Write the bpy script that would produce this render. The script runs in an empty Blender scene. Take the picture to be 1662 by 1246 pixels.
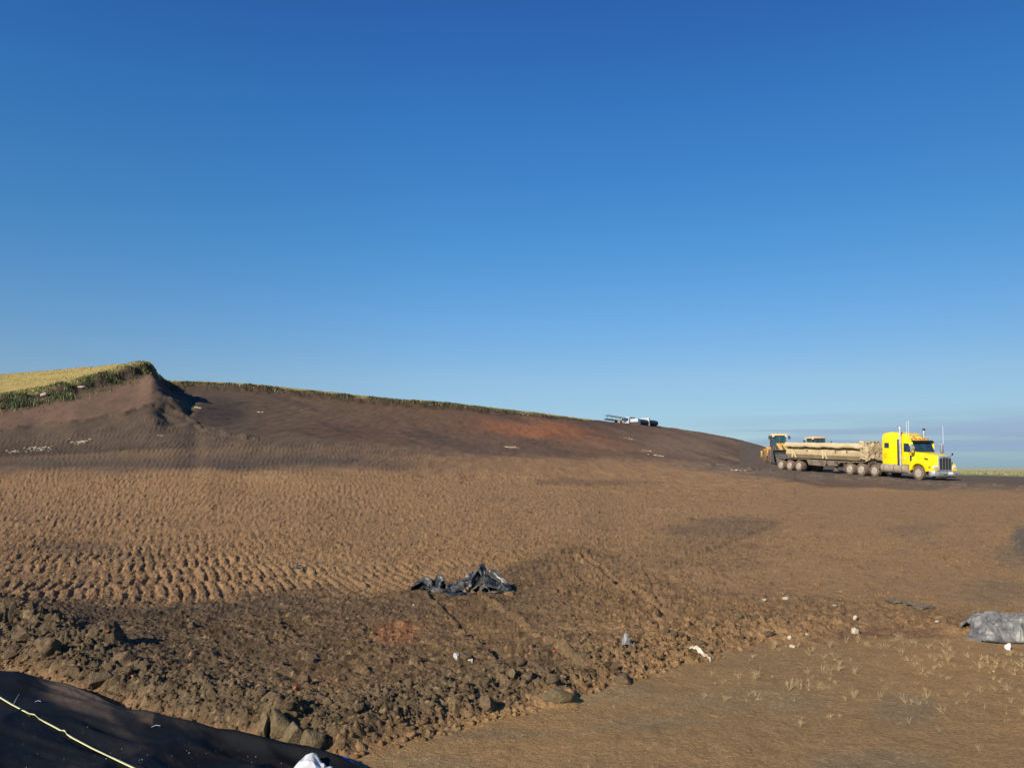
import bpy, bmesh, math, random
import numpy as np
from mathutils import Vector, Matrix, Euler
R = math.radians
random.seed(7)
rng = np.random.default_rng(11)
scene = bpy.context.scene
# ------------------------------------------------------------------ camera
F_PX, CXP, CYP = 1255.0, 831.0, 623.0          # focal length and centre of the 1662 x 1246 photograph
PITCH = R(6.14); CAMZ = 2.3
cd = bpy.data.cameras.new('camera'); cam = bpy.data.objects.new('camera', cd)
scene.collection.objects.link(cam); scene.camera = cam
cd.sensor_width = 36.0; cd.lens = F_PX / 1662 * 36.0
cd.clip_start = 0.1; cd.clip_end = 12000
cam.location = (0, 0, CAMZ); cam.rotation_euler = (R(90) + PITCH, 0, 0)
# ------------------------------------------------------------------ world
SUN_EL = R(27); LDIR = R(52)                    # light travels towards (cos, sin) of LDIR
w = bpy.data.worlds.new("World"); scene.world = w; w.use_nodes = True
nt = w.node_tree; nt.nodes.clear()
N = lambda t, **k: nt.nodes.new(t)
sky = N('ShaderNodeTexSky'); sky.sky_type = 'NISHITA'; sky.sun_disc = False
sky.sun_elevation = SUN_EL
sky.sun_rotation = math.atan2(-math.cos(LDIR), -math.sin(LDIR))
sky.altitude = 600; sky.air_density = 1.0; sky.dust_density = 0.15; sky.ozone_density = 3.2
bg = N('ShaderNodeBackground'); bg.inputs['Strength'].default_value = 0.115
out = N('ShaderNodeOutputWorld')
hsv = N('ShaderNodeHueSaturation'); hsv.inputs['Saturation'].default_value = 1.0; hsv.inputs['Value'].default_value = 1.0
nt.links.new(sky.outputs[0], hsv.inputs['Color'])
tc = N('ShaderNodeTexCoord'); sep = N('ShaderNodeSeparateXYZ'); nt.links.new(tc.outputs['Generated'], sep.inputs[0])
mp = N('ShaderNodeMapping'); mp.inputs['Scale'].default_value = (1.4, 1.4, 34); nt.links.new(tc.outputs['Generated'], mp.inputs[0])
nz = N('ShaderNodeTexNoise'); nz.inputs['Scale'].default_value = 2.2; nz.inputs['Detail'].default_value = 6; nz.inputs['Roughness'].default_value = 0.5; nz.inputs['Distortion'].default_value = 0.3
nt.links.new(mp.outputs[0], nz.inputs['Vector'])
def mapr(src, a, b, c, d, smooth=True):
    m = nt.nodes.new('ShaderNodeMapRange'); m.interpolation_type = 'SMOOTHSTEP' if smooth else 'LINEAR'
    for i, v in zip((1, 2, 3, 4), (a, b, c, d)): m.inputs[i].default_value = v
    nt.links.new(src, m.inputs[0]); return m.outputs[0]
def mth(op, a, b):
    m = nt.nodes.new('ShaderNodeMath'); m.operation = op
    for i, v in enumerate((a, b)):
        if isinstance(v, (int, float)): m.inputs[i].default_value = v
        else: nt.links.new(v, m.inputs[i])
    return m.outputs[0]
ramp = N('ShaderNodeValToRGB'); cr_ = ramp.color_ramp
stops = [(0.0, (.22, .36, .56)), (.04, (.42, .51, .62)), (.109, (.54, .61, .67)), (.19, (.45, .67, .80)), (.28, (.34, .70, .89)), (.42, (.26, .68, 1.0)), (.53, (.23, .58, 1.0)), (1.0, (.20, .5, .95))]
cr_.elements[0].position = 0; cr_.elements[0].color = (*stops[0][1], 1); cr_.elements[1].position = 1; cr_.elements[1].color = (*stops[-1][1], 1)
for p_, c_ in stops[1:-1]:
    e_ = cr_.elements.new(p_); e_.color = (*c_, 1)
nt.links.new(sep.outputs[2], ramp.inputs[0])
clr = N('ShaderNodeMix'); clr.data_type = 'RGBA'; clr.blend_type = 'MULTIPLY'; clr.inputs[0].default_value = 1.0
nt.links.new(hsv.outputs[0], clr.inputs[6]); nt.links.new(ramp.outputs[0], clr.inputs[7])
sd = N('ShaderNodeVectorMath'); sd.operation = 'SCALE'; nt.links.new(clr.outputs[2], sd.inputs[0]); nt.links.new(mapr(sep.outputs[0], -0.1, 0.6, 1.0, 0.80, False), sd.inputs['Scale'])
cl = mapr(nz.outputs[0], 0.36, 0.60, 0, 1)
cl = mth('MULTIPLY', cl, mapr(sep.outputs[2], 0.030, 0.078, 1, 0))
cl = mth('MULTIPLY', cl, mapr(sep.outputs[2], 0.000, 0.018, 0.25, 1))
cl = mth('MULTIPLY', cl, mapr(sep.outputs[0], 0.12, 0.40, 0, 1))
cl = mth('MULTIPLY', cl, 0.75)
mixc = N('ShaderNodeMix'); mixc.data_type = 'RGBA'
nt.links.new(cl, mixc.inputs[0]); nt.links.new(sd.outputs[0], mixc.inputs[6]); mixc.inputs[7].default_value = (1.85, 2.45, 3.7, 1)
m3 = N('ShaderNodeMix'); m3.data_type = 'RGBA'; nt.links.new(mixc.outputs[2], m3.inputs[6]); m3.inputs[7].default_value = (2.2, 3.0, 4.3, 1)
c3 = mth('MULTIPLY', mth('MULTIPLY', mapr(nz.outputs[0], 0.54, 0.66, 0, 1), mapr(sep.outputs[2], 0.035, 0.060, 1, 0)), mth('MULTIPLY', mapr(sep.outputs[2], 0.004, 0.02, 0.1, 1), mapr(sep.outputs[0], 0.10, 0.25, 0, 0.75)))
nt.links.new(c3, m3.inputs[0]); nt.links.new(m3.outputs[2], bg.inputs[0]); nt.links.new(bg.outputs[0], out.inputs[0])
# ------------------------------------------------------------------ sun
sl = bpy.data.lights.new('sun', 'SUN'); sl.energy = 5.0; sl.angle = R(0.5); sl.color = (1.0, 0.93, 0.81)
so = bpy.data.objects.new('sun', sl); scene.collection.objects.link(so)
ld = Vector((math.cos(LDIR) * math.cos(SUN_EL), math.sin(LDIR) * math.cos(SUN_EL), -math.sin(SUN_EL)))
so.rotation_euler = ld.to_track_quat('-Z', 'Y').to_euler(); so.location = (-20, -20, 30)
scene.view_settings.view_transform = 'Standard'; scene.view_settings.look = 'None'
scene.view_settings.exposure = 0.35; scene.view_settings.gamma = 1.0
scene.render.resolution_x = 1024; scene.render.resolution_y = 767

# ------------------------------------------------------------------ small helpers
C = scene.collection
def lin(r, g, b):
    f = lambda c: (c / 255 / 12.92) if c / 255 <= 0.04045 else ((c / 255 + 0.055) / 1.055) ** 2.4
    return np.array([f(r), f(g), f(b)])
def tag(o, label=None, cat=None, group=None, kind=None):
    if label: o['label'] = label
    if cat: o['category'] = cat
    if group: o['group'] = group
    if kind: o['kind'] = kind
    return o
def empty(name, loc, rot=(0, 0, 0)):
    o = bpy.data.objects.new(name, None); C.objects.link(o); o.location = loc; o.rotation_euler = rot
    o.empty_display_size = 0.3; return o
def copy_tree(o, parent=None):
    c = o.copy(); C.objects.link(c)
    if parent: c.parent = parent
    for ch in list(o.children): copy_tree(ch, c)
    return c
def mesh_np(name, V, Fc, mat=None, cols=None, smooth=False, parent=None):
    """V (n,3), Fc (m,k) with constant k."""
    me = bpy.data.meshes.new(name); V = np.asarray(V, dtype=np.float32); Fc = np.asarray(Fc, dtype=np.int32)
    n, (m, k) = len(V), Fc.shape
    me.vertices.add(n); me.vertices.foreach_set('co', V.ravel())
    me.loops.add(m * k); me.loops.foreach_set('vertex_index', Fc.ravel())
    me.polygons.add(m); me.polygons.foreach_set('loop_start', np.arange(0, m * k, k, dtype=np.int32))
    me.polygons.foreach_set('loop_total', np.full(m, k, dtype=np.int32))
    me.update(calc_edges=True)
    if smooth: me.polygons.foreach_set('use_smooth', np.ones(m, dtype=bool))
    if cols is not None:
        a = me.color_attributes.new('soil', 'FLOAT_COLOR', 'POINT')
        cc = np.ones((n, 4), dtype=np.float32); cc[:, :3] = cols; a.data.foreach_set('color', cc.ravel())
    if mat: me.materials.append(mat)
    o = bpy.data.objects.new(name, me); C.objects.link(o)
    if parent: o.parent = parent
    return o
def hsh(ix, iy, seed):
    h = (ix.astype(np.int64) * 374761393 + iy.astype(np.int64) * 668265263 + seed * 1442695041) & 0xffffffff
    h = ((h ^ (h >> 13)) * 1274126177) & 0xffffffff
    h = ((h ^ (h >> 16)) * 2246822519) & 0xffffffff
    return ((h ^ (h >> 15)) & 0xffffff) / float(0xffffff)
def vn(x, y, seed=0):
    ix = np.floor(x); iy = np.floor(y); fx = x - ix; fy = y - iy
    fx = fx * fx * fx * (fx * (fx * 6 - 15) + 10); fy = fy * fy * fy * (fy * (fy * 6 - 15) + 10)
    a = hsh(ix, iy, seed); b = hsh(ix + 1, iy, seed); c = hsh(ix, iy + 1, seed); d = hsh(ix + 1, iy + 1, seed)
    return ((a + (b - a) * fx) * (1 - fy) + (c + (d - c) * fx) * fy) * 2 - 1
def fbm(x, y, seed=0, o=4, g=0.5):
    s = 0; a = 1; t = 0
    for i in range(o):
        s = s + a * vn(x, y, seed + 17 * i); t += a; a *= g
        x, y = x * 1.83 + y * 0.77 + 3.1, y * 1.83 - x * 0.77 + 1.7
    return s / t
def lumps(x, y, cell, seed, dens=0.7, rmin=0.25, rmax=0.62):
    """half-buried lumps: height of the tallest lump over each point, in units of cell"""
    x = x / cell; y = y / cell; ix = np.floor(x); iy = np.floor(y); out = np.zeros_like(x)
    for dx in (-1, 0, 1):
        for dy in (-1, 0, 1):
            jx = ix + dx; jy = iy + dy
            on = hsh(jx, jy, seed + 5) < dens
            cx = jx + hsh(jx, jy, seed); cy = jy + hsh(jx, jy, seed + 1)
            r = rmin + (rmax - rmin) * hsh(jx, jy, seed + 2) ** 1.5
            an = hsh(jx, jy, seed + 3) * 3.14; e = 0.6 + 0.4 * hsh(jx, jy, seed + 4)
            ux = (x - cx) * np.cos(an) + (y - cy) * np.sin(an); uy = (-(x - cx) * np.sin(an) + (y - cy) * np.cos(an)) / e
            d2 = ux * ux + uy * uy
            h = np.sqrt(np.clip(r * r - d2, 0, None)) * (0.7 + 0.5 * hsh(jx, jy, seed + 6))
            out = np.maximum(out, np.where(on, h, 0))
    return out
def ss(a, b, x):
    t = np.clip((x - a) / (b - a), 0, 1); return t * t * (3 - 2 * t)
def curve(pts):
    p = np.array(pts, float)
    return lambda x: np.interp(x, p[:, 0], p[:, 1])
sp, cp = math.sin(PITCH), math.cos(PITCH)
def project(x, y, z):
    zr = z - CAMZ; dep = np.maximum(y * cp + zr * sp, 0.4); up = -y * sp + zr * cp
    return CXP + F_PX * x / dep, CYP - F_PX * up / dep
def pix_tan(py):                                  # slope dz/dy of the ray through image row py
    b = (CYP - py) / F_PX
    return (sp + b * cp) / (cp - b * sp)

# ------------------------------------------------------------------ shape of the land (radial profiles)
# column azimuth (photo px): knots (row, distance); the hill is surveyed, then built at its true distances
K = {
 -500: [(850,25),(800,32),(752,37),(728,42),(694,45),(680,46.5),(626,110)],
 0:    [(850,25),(800,32),(745,38),(702,43),(658,49),(646,50.4),(617,108)],
 60:   [(850,25),(800,32),(741,39),(694,45),(648,51),(634,52.4),(612,100)],
 120:  [(850,25),(800,32),(736,40),(684,46),(637,53.5),(620,55),(606,92)],
 180:  [(850,25),(800,32),(730,41),(675,48),(624,57),(604,58.6),(597,78)],
 225:  [(850,25),(800,32),(724,42),(668,49.5),(611,60),(593,61.6),(588.5,67)],
 240:  [(850,25),(800,32),(720,42.5),(665,50),(602,61.6),(592.5,63.0),(589.5,67)],
 246:  [(850,25),(800,32),(718,43),(666,50),(611,63.2),(600,65),(599,72)],
 251:  [(850,25),(800,32),(716,43.2),(667,50.2),(614,68),(606.5,70),(606,82)],
 257:  [(850,25),(800,32),(714,43.5),(668,50.4),(622,77),(614,79),(613.5,90)],
 264:  [(850,25),(800,32),(711,44),(671,50.8),(634,88),(621.5,89.5),(621,105)],
 273:  [(850,25),(800,32),(709,44.5),(676,51),(633,93),(621.6,94.5),(621,115)],
 286:  [(850,25),(800,32),(707,45),(683,50.5),(633,93),(622,94.5),(621.5,115)],
 302:  [(850,25),(800,32),(705,46),(686,50),(633,94),(623,95.5),(622.5,118)],
 318:  [(850,25),(800,32),(705,47),(664,56),(633,94),(623,95.5),(622.5,118)],
 340:  [(850,25),(800,32),(705,47),(665,59),(633,94),(623.5,95.5),(623,118)],
 400:  [(850,25),(800,33),(706,48),(674,66),(634.5,95),(627,96.5),(626,120)],
 500:  [(850,25),(800,33),(713,50),(680,70),(645,97),(636,98.5),(635.5,120)],
 620:  [(850,26),(800,34),(722,53),(690,75),(657.5,100),(648,101.5),(647.5,122)],
 740:  [(850,26),(800,35),(732,56),(699,80),(665.5,104),(657,105.5),(656.5,125)],
 880:  [(850,26),(800,37),(741,60),(710,86),(677,112),(672,113.5),(671.5,130)],
 940:  [(850,26),(800,38),(745,63),(715,92),(682,124),(680,126),(679.5,140)],
 1000: [(850,27),(800,40),(748,66),(718,100),(687,150),(686,155),(685.5,165)],
 1062: [(850,27),(800,41),(750,70),(722,108),(692,180),(691,185),(690.5,190)],
 1150: [(850,27),(800,42),(753,75),(730,105),(705,170),(704,175),(703.5,182)],
 1240: [(850,27),(800,43),(757,80),(744,98),(727,132),(725.5,138),(725,142)],
 1300: [(850,27),(800,44),(760,80),(753,94),(742,116),(740,124),(739.5,130)],
 1360: [(850,27),(800,45),(764,73),(759,88),(753,110),(752,118),(751.7,124)],
 1430: [(850,27),(800,46),(773,62),(766,82),(762,110),(761.5,120),(761.2,140)],
 1500: [(850,27),(800,47),(778,58.5),(771,80),(767,118),(766,130),(764,190)],
 1662: [(850,27),(800,46),(786,54),(777,75),(771.5,120),(769,165),(764,300)],
 2300: [(850,27),(800,46),(786,54),(777,75),(771.5,120),(769,165),(764,300)],
}
pxs = np.array(sorted(K)); us = (pxs - CXP) / F_PX
CREST = {240: (606, 60), 246: (612, 59.8), 251: (618, 59.2), 257: (624, 58.4), 264: (631, 57.5), 273: (643, 55.5), 286: (656, 54), 302: (669, 53.5)}
KY = []; KZ = []
for p in pxs:
    Y = [-50, 2, 15.5]; Z = [0, 0, 0]
    for (py, yy) in K[int(p)]:
        Y.append(yy); Z.append(CAMZ + yy * pix_tan(py))
    if int(p) in CREST: hv = (CREST[int(p)][1], CAMZ + CREST[int(p)][1] * pix_tan(CREST[int(p)][0]))
    else: hv = (Y[6] * .5 + Y[7] * .5, Z[6] * .5 + Z[7] * .5)
    Y.insert(7, hv[0]); Z.insert(7, hv[1])
    y7, z7 = Y[-1], Z[-1]
    Y += [y7 * 1.35 + 10, max(y7 * 2.6, 520), 5000]
    Z += [z7 - (1.2 if z7 > 3 else 0.25), -1.6, -3.2]
    KY.append(Y); KZ.append(Z)
KY = np.array(KY, float); KZ = np.array(KZ, float)
_pd = np.arange(-500, 2301, 2.0); _w = np.exp(-(np.arange(-9, 10) * 2.0 / 7.0) ** 2); _w /= _w.sum()     # soften the survey columns into one continuous surface
_sm = lambda A: np.stack([np.convolve(np.pad(np.interp(_pd, pxs, A[:, k]), 9, mode='edge'), _w, 'valid') for k in range(A.shape[1])], -1)
KY, KZ = _sm(KY), _sm(KZ); us = (_pd - CXP) / F_PX
def base_h(x, y):
    x = np.asarray(x, float); y = np.asarray(y, float)
    u = np.clip(x / np.maximum(y, 0.8), us[0], us[-1])
    n = KY.shape[1]
    ky = [np.interp(u, us, KY[:, k]) for k in range(n)]; kz = [np.interp(u, us, KZ[:, k]) for k in range(n)]
    h = [ky[k + 1] - ky[k] for k in range(n - 1)]; d = [(kz[k + 1] - kz[k]) / h[k] for k in range(n - 1)]
    m = [d[0]]
    for k in range(1, n - 1):
        a, b = d[k - 1], d[k]; s = a * b
        hm = np.where(s > 0, 2 * a * b / np.where(np.abs(a + b) < 1e-9, 1e-9, a + b), 0); m.append(hm)
    m.append(d[-1]); m[9] = np.minimum(m[9], np.maximum(d[9], 0) * .9); m[10] = np.minimum(m[10], 0); z = np.zeros_like(u)
    for k in range(n - 1):
        t = (y - ky[k]) / h[k]; inn = (t >= 0) & (t < 1); t = np.clip(t, 0, 1)
        v = (2*t**3 - 3*t**2 + 1) * kz[k] + (t**3 - 2*t**2 + t) * h[k] * m[k] + (-2*t**3 + 3*t**2) * kz[k + 1] + (t**3 - t**2) * h[k] * m[k + 1]
        z = np.where(inn, v, z)
    z = np.where(y >= ky[-1], kz[-1], z)
    # firm strip the lorry stands on
    hx, hy = HD; rx, ry = x - TP[0], y - TP[1]
    al = rx * hx + ry * hy; pe = -rx * hy + ry * hx
    zt = TP[2] - al * TSL
    wgt = (1 - ss(2.0, 5.5, np.abs(pe))) * (1 - ss(1.5, 5, al)) * (1 - ss(19, 25, -al))
    return z * (1 - wgt) + zt * wgt
TH = R(74)                                        # lorry heading: right and towards the camera
HD = (math.cos(TH), -math.sin(TH)); LF = (math.sin(TH), math.cos(TH))
TP = (0.5235 * 58 + LF[0] * 1.0, 58 + LF[1] * 1.0, CAMZ + 58 * pix_tan(778.6))
TSL = 0.0415

FAB = curve([(-400,1060),(0,1095),(60,1101),(150,1133),(230,1163),(330,1190),(420,1212),(500,1224),(540,1235),(580,1250),(700,1300),(1000,1500)])
LOW = curve([(-400,1058),(0,1094),(60,1100),(150,1132),(230,1162),(330,1189),(420,1211),(500,1223),(560,1237),(620,1215),(700,1195),(800,1166),(900,1145),(1000,1112),(1080,1085),(1150,1070),(1200,1052),(1300,1046),(1400,1036),(1500,1032),(1600,1042),(1800,1048),(2600,1050)])
UPP = curve([(-400,985),(0,982),(100,984),(250,985),(400,972),(520,958),(600,972),(680,955),(800,935),(870,900),(930,885),(1000,905),(1100,950),(1200,962),(1300,968),(1450,980),(1560,1003),(1800,1012),(2600,1012)])
def ground_pt(px, py, z0=0.0):
    b = (CYP - py) / F_PX; dy = cp - b * sp; dz = sp + b * cp
    t = (z0 - CAMZ) / dz; return ((px - CXP) / F_PX * t, dy * t)
def lane(x, y, a, b, w, d, g, seed, per=0.2, edge=0.02):
    ax, ay = ground_pt(*a); bx, by = ground_pt(*b); L = math.hypot(bx - ax, by - ay); tx, ty = (bx - ax) / L, (by - ay) / L
    al = (x - ax) * tx + (y - ay) * ty; pe = -(x - ax) * ty + (y - ay) * tx
    pe = pe + 0.06 * vn(al * 1.1, al * 0 + seed, seed)
    on = ss(-0.2, 0.3, al) * (1 - ss(L - 0.3, L + 0.2, al))
    core = (1 - ss(w * 0.5 - 0.05, w * 0.5 + 0.01, np.abs(pe))) * on
    rim = np.exp(-((np.abs(pe) - w * 0.5 - 0.04) / 0.045) ** 2) * on * (0.6 + 0.7 * vn(x * 5, y * 5, seed + 3))
    s = (al / per + 0.12 * vn(x * 6, y * 6, seed + 1)) % 1.0
    gr = ss(0.0, 0.10, s) * (1 - ss(0.30, 0.42, s))
    return core * (-d + g * gr * (0.7 + 0.5 * vn(x * 3, y * 3, seed + 2))) + rim * edge, core
def detail_h(x, y, zb):
    px, py = project(x, y, zb)
    wx = 14 * fbm(x * 1.4, y * 1.4, 3, 3); wy = 10 * fbm(x * 1.7, y * 1.7, 5, 3)
    pyw = py + wy; pxw = px + wx
    low = LOW(px); upp = UPP(px)
    near = y < 45
    mD = ss(-12, 14, pyw - upp) * (1 - ss(-22, 3, pyw - low)) * (y > 2)
    mR = ss(-60, 0, pyw - upp) * (1 - ss(-9, 2, pyw - low)) * (y > 2)
    right = ss(1150, 1300, px)
    dz = 0.035 * fbm(x * 0.35, y * 0.35, 21, 3) * ss(6, 12, y) * (y < 300) + 0.008 * fbm(x * 2.3, y * 2.3, 22, 3) * (y < 120)
    # crawler tread marks over the pad and the toe of the cut
    p = 0.91 * x + 0.42 * y; q = -0.42 * x + 0.91 * y
    q = q + 0.010 * (p - 2) ** 2 * (1 - ss(20, 40, y)) * 0.25 + 0.12 * fbm(x * 0.5, y * 0.5, 8, 2)
    bw = 2.1; q = q + 0.5 * fbm(x * 0.25, y * 0.25, 7, 2); band = np.floor(q / bw); fr = q / bw - band
    ph = hsh(band, band * 0, 4)
    per = 0.225 + 0.03 * ss(30, 50, y)
    s = (p / per + ph + 0.12 * fbm(x * 2.2, y * 2.2, 9, 3) + 0.5 * np.abs(fr - 0.5)) % 1.0
    gr = ss(0.0, 0.12, s) * (1 - ss(0.58, 0.86, s))
    inb = ss(0.0, 0.04, fr) * (1 - ss(0.95, 0.99, fr))
    # farther passes are narrower and cross at a slight angle
    p2 = .97 * x + .24 * y; q2 = -.24 * x + .97 * y + .6 * fbm(x * .12, y * .12, 14, 2); b2 = np.floor(q2 / 1.15); f2 = q2 / 1.15 - b2
    s2_ = (p2 / .235 + hsh(b2, b2 * 0, 15) + .12 * fbm(x * 1.5, y * 1.5, 16, 2) + .9 * np.abs(f2 - .5)) % 1.0
    g2 = ss(0, .14, s2_) * (1 - ss(.55, .9, s2_)); i2 = ss(0, .10, f2) * (1 - ss(.88, .98, f2)); fw = ss(24, 31, y + 3 * fbm(x * .2, y * .2, 18, 2))
    gr = gr * (1 - fw) + g2 * fw; inb = inb * (1 - fw) + i2 * fw
    mG = (1 - ss(1020, 1260, px + 60 * fbm(x * .3, y * .3, 31, 2))) * (1 - 0.96 * mD) * (1 - ss(-4, 14, pyw - upp) ) 
    toe = curve([(-500,722),(0,712),(60,706),(130,700),(200,690),(240,672),(300,698),(400,706),(600,722),(800,738),(1000,752),(1200,790)])(px)
    mG = mG * ss(-4, 5, py - toe) * (y < 62)
    keep = ss(-0.40, 0.25, fbm(x * 0.42, y * 0.75, 41, 3) + 0.15)
    brk = 0.40 + 0.75 * ss(-0.45, 0.4, fbm(p * 3.6, q * 1.3, 12, 3))
    amp = (0.026 + 0.022 * ss(875, 940, py)) * (1 - 0.35 * ss(500, 900, px)) * (1 + 0.35 * (1 - ss(700, 780, py)))
    dz = dz + mG * amp * (0.25 + 0.75 * keep) * brk * gr * inb
    dz = dz + mG * 0.012 * (1 - inb)
    # second family, right part of the pad, faint
    s2 = ((0.75 * x - 0.66 * y) / 0.2 + 0.2 * fbm(x * 2, y * 2, 19, 2)) % 1.0
    mG2 = ss(900, 1060, px) * (1 - ss(1300, 1600, px)) * ss(795, 830, py) * (1 - mR) * ss(0.0, 0.45, fbm(x * 0.25, y * 0.4, 44, 2) + 0.1)
    dz = dz + mG2 * 0.014 * ss(0, .2, s2) * (1 - ss(.3, .7, s2)) * (y < 60)
    # crumbs over the pad
    i = near & (py > 770)
    xi, yi = x[i], y[i]
    cr = lumps(xi, yi, 0.055, 51, 0.55, 0.15, 0.55) * 0.06 + lumps(xi, yi, 0.10, 52, 0.38, 0.15, 0.5) * 0.11 + 0.022 * fbm(xi * 9, yi * 9, 53, 4, .65)
    stub = ss(-6, 10, pyw - low)[i]
    cr = cr + ss(13, 17, yi) * (lumps(xi, yi * .6, 0.17, 54, 0.5, 0.15, 0.5) * 0.09 + .016 * fbm(xi * 5, yi * 3, 55, 3, .7))
    tmp = np.zeros_like(x); tmp[i] = cr * (1 - stub * 0.93) * (0.75 - 0.42 * right[i]); dz = dz + tmp
    laneh = np.zeros_like(x); lcore = np.zeros_like(x)
    # ruts and crawler prints in the belt and on the pad
    for k, (a, b, wd, dd, g, pr, eg) in enumerate([
        ((735,962),(905,1105),0.95,0.10,0.075,0.26,0.03), ((560,985),(800,1120),0.50,0.055,0.055,0.24,0.01),
        ((430,1000),(690,1120),0.50,0.05,0.05,0.24,0.01), ((255,1000),(560,1110),0.5,0.05,0.05,0.24,0.01),
        ((1292,858),(985,958),0.42,0.035,0.012,0.18,0.035), ((1215,842),(920,905),0.42,0.02,0.012,0.18,0.025),
        ((940,905),(1095,1010),0.16,0.05,0.0,0.2,0.025), ((1055,935),(1080,1010),0.12,0.045,0.0,0.2,0.02),
        ((1480,862),(1290,905),0.5,0.012,0.008,0.2,0.012), ((1420,905),(1255,965),0.45,0.012,0.010,0.2,0.015)]):
        i = (y > 6) & (y < 32); v, c = lane(x[i], y[i], a, b, wd, dd, g, 80 + k, pr, eg)
        v = v * np.where((py[i] > low[i] - 12), 0, 1); laneh[i] += v; lcore[i] = np.maximum(lcore[i], c)
    # the disturbed, lumpy belt
    i = (mD > 0.001) & near
    xi, yi = x[i], y[i]; md = mD[i]; pi, qi = px[i], py[i]; li = low[i]
    rim_c = li - np.interp(pi, [0, 560, 620, 1150, 1300], [60, 54, 46, 28, 24]); rw = np.interp(pi, [0, 560, 700, 1200], [54, 48, 40, 24])
    rim = np.exp(-((qi - rim_c) / rw) ** 2)
    ramp_ = np.interp(pi, [0, 300, 560, 700, 1100, 1300], [0.15, 0.11, 0.10, 0.09, 0.045, 0.02])
    hgt = md * (0.05 + 0.05 * fbm(xi * 1.1, yi * 1.1, 61, 3)) + rim * ramp_ * md * (1 + 0.5 * fbm(xi * 1.6, yi * 1.6, 62, 2))
    hb0 = hgt + .04 * md
    # scraped, streaky soil running down to the right
    tx, ty = 0.80, -0.60
    st = fbm((xi * tx + yi * ty) * 1.0, (-xi * ty + yi * tx) * 7.0, 63, 4, 0.6)
    flat = ss(120, 260, pi) * (1 - ss(840, 920, pi)) * (1 - ss(-85, -45, qi - li))
    hgt = hgt + md * 0.034 * st * (0.4 + 1.0 * flat)
    rough = np.clip(0.42 + 1.0 * rim + 0.9 * np.exp(-((qi - (np.interp(pi, [880, 1160], [905, 1040]))) / 45) ** 2) * ss(840, 900, pi) * (1 - ss(1150, 1250, pi)) + 0.35 * ss(900, 1200, pi), 0, 1.25)
    rough = rough * (1 - 0.85 * flat)
    nb = 0.75 + 0.5 * fbm(xi * 1.3, yi * 1.3, 64, 2)
    wx_ = xi + .05 * fbm(xi * 7, yi * 7, 201, 3); wy_ = yi + .05 * fbm(xi * 7, yi * 7, 202, 3)
    bil = np.abs(fbm(wx_ * 4.2, wy_ * 4.2, 203, 2)) * .13 + np.abs(fbm(wx_ * 9, wy_ * 9, 204, 2)) * .085 + np.abs(fbm(wx_ * 19, wy_ * 19, 205, 2)) * .05 + np.abs(fbm(wx_ * 38, wy_ * 38, 206, 1)) * .018 - .055
    l1 = lumps(wx_ + 0.03 * vn(xi * 18, yi * 18, 1), wy_ + 0.03 * vn(xi * 18, yi * 18, 2), 0.22, 65, 0.6, 0.2, 0.6) * 0.20
    l2 = lumps(wx_ + 0.016 * vn(xi * 34, yi * 34, 1), wy_ + 0.016 * vn(xi * 34, yi * 34, 2), 0.085, 66, 0.75, 0.22, 0.62) * 0.085
    l3 = lumps(xi, yi, 0.038, 67, 0.8, 0.25, 0.6) * 0.038
    facets = 0.5 + 0.5 * np.abs(fbm(xi * 9, yi * 9, 68, 3))
    hgt = hgt + md * rough * nb * (0.34 * l1 * facets + 0.34 * l2 + 0.42 * bil) + md * (0.35 + 0.4 * rough) * 0.5 * l3 + md * .16 * bil
    hgt = hgt + md * rough * 0.010 * fbm(xi * 16, yi * 16, 69, 3)
    hgt = hb0 + (hgt - hb0) * (1 - .95 * lcore[i]); tmp = np.zeros_like(x); tmp[i] = hgt; dz = dz + tmp + laneh
    # two spoil heaps at the left edge of the belt and a few more along it
    for (a, r1, hh) in [((8,1030),0.40,0.40), ((-90,1030),0.5,0.4), ((172,1066),0.26,0.36), ((95,1075),0.28,0.12), ((455,1185),0.22,0.12), ((330,1075),0.22,0.08), ((850,1130),0.2,0.08), ((905,1135),0.22,0.10)]:
        gx, gy = ground_pt(*a); dx, dy = x - gx, y - gy
        dd = np.sqrt(dx * dx + dy * dy) + 0.10 * vn(x * 4, y * 4, 91)
        dz = dz + .7 * hh * (1 - ss(0.1, r1 * 1.5, dd)) * (y < 14)
    # churned mud round the lorry and the loaders, lumpy cut banks
    mM = np.exp(-((py - np.interp(px, [1000, 1150, 1260, 1400, 1500, 1662, 2000], [752, 757, 768, 777, 786, 792, 794])) / 5.5) ** 2) * ss(1040, 1180, px) * (y > 30) * (y < 95)
    nm = ss(0.0, 0.5, fbm(x * 1.0, y * 1.0, 71, 3)); dz = dz + mM * (0.16 * nm + 0.20 * lumps(x, y, 0.55, 72, 0.6) * nm)
    far = (y > 40) & (y < 210) & (px < 1290)
    u_h = np.zeros_like(x)
    xf, yf = x[far], y[far]
    u_h[far] = 0.10 * fbm(xf * 0.22, yf * 0.22, 73, 3) + 0.035 * fbm(xf * 1.3, yf * 0.9, 74, 3)
    # rills and heaps on the right part of the slope, crumbly nose of the spur
    nose = np.exp(-(((px - 268) / 26) ** 2 + ((py - 668) / 26) ** 2))[far]
    u_h[far] += nose * (0.35 * fbm(xf * 0.8, yf * 0.8, 75, 4) + 0.04) + np.exp(-((px[far] - 272) / 20) ** 2 - ((py[far] - 635) / 42) ** 2) * (0.42 * fbm(xf * 0.55, yf * 0.35, 78, 4) + .12 * fbm(xf * 2.0, yf * 1.2, 79, 3))
    Bc = curve([(-500,712),(0,700),(60,692),(130,684),(200,672),(250,655),(290,672),(330,696),(420,712)])(px[far])
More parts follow.
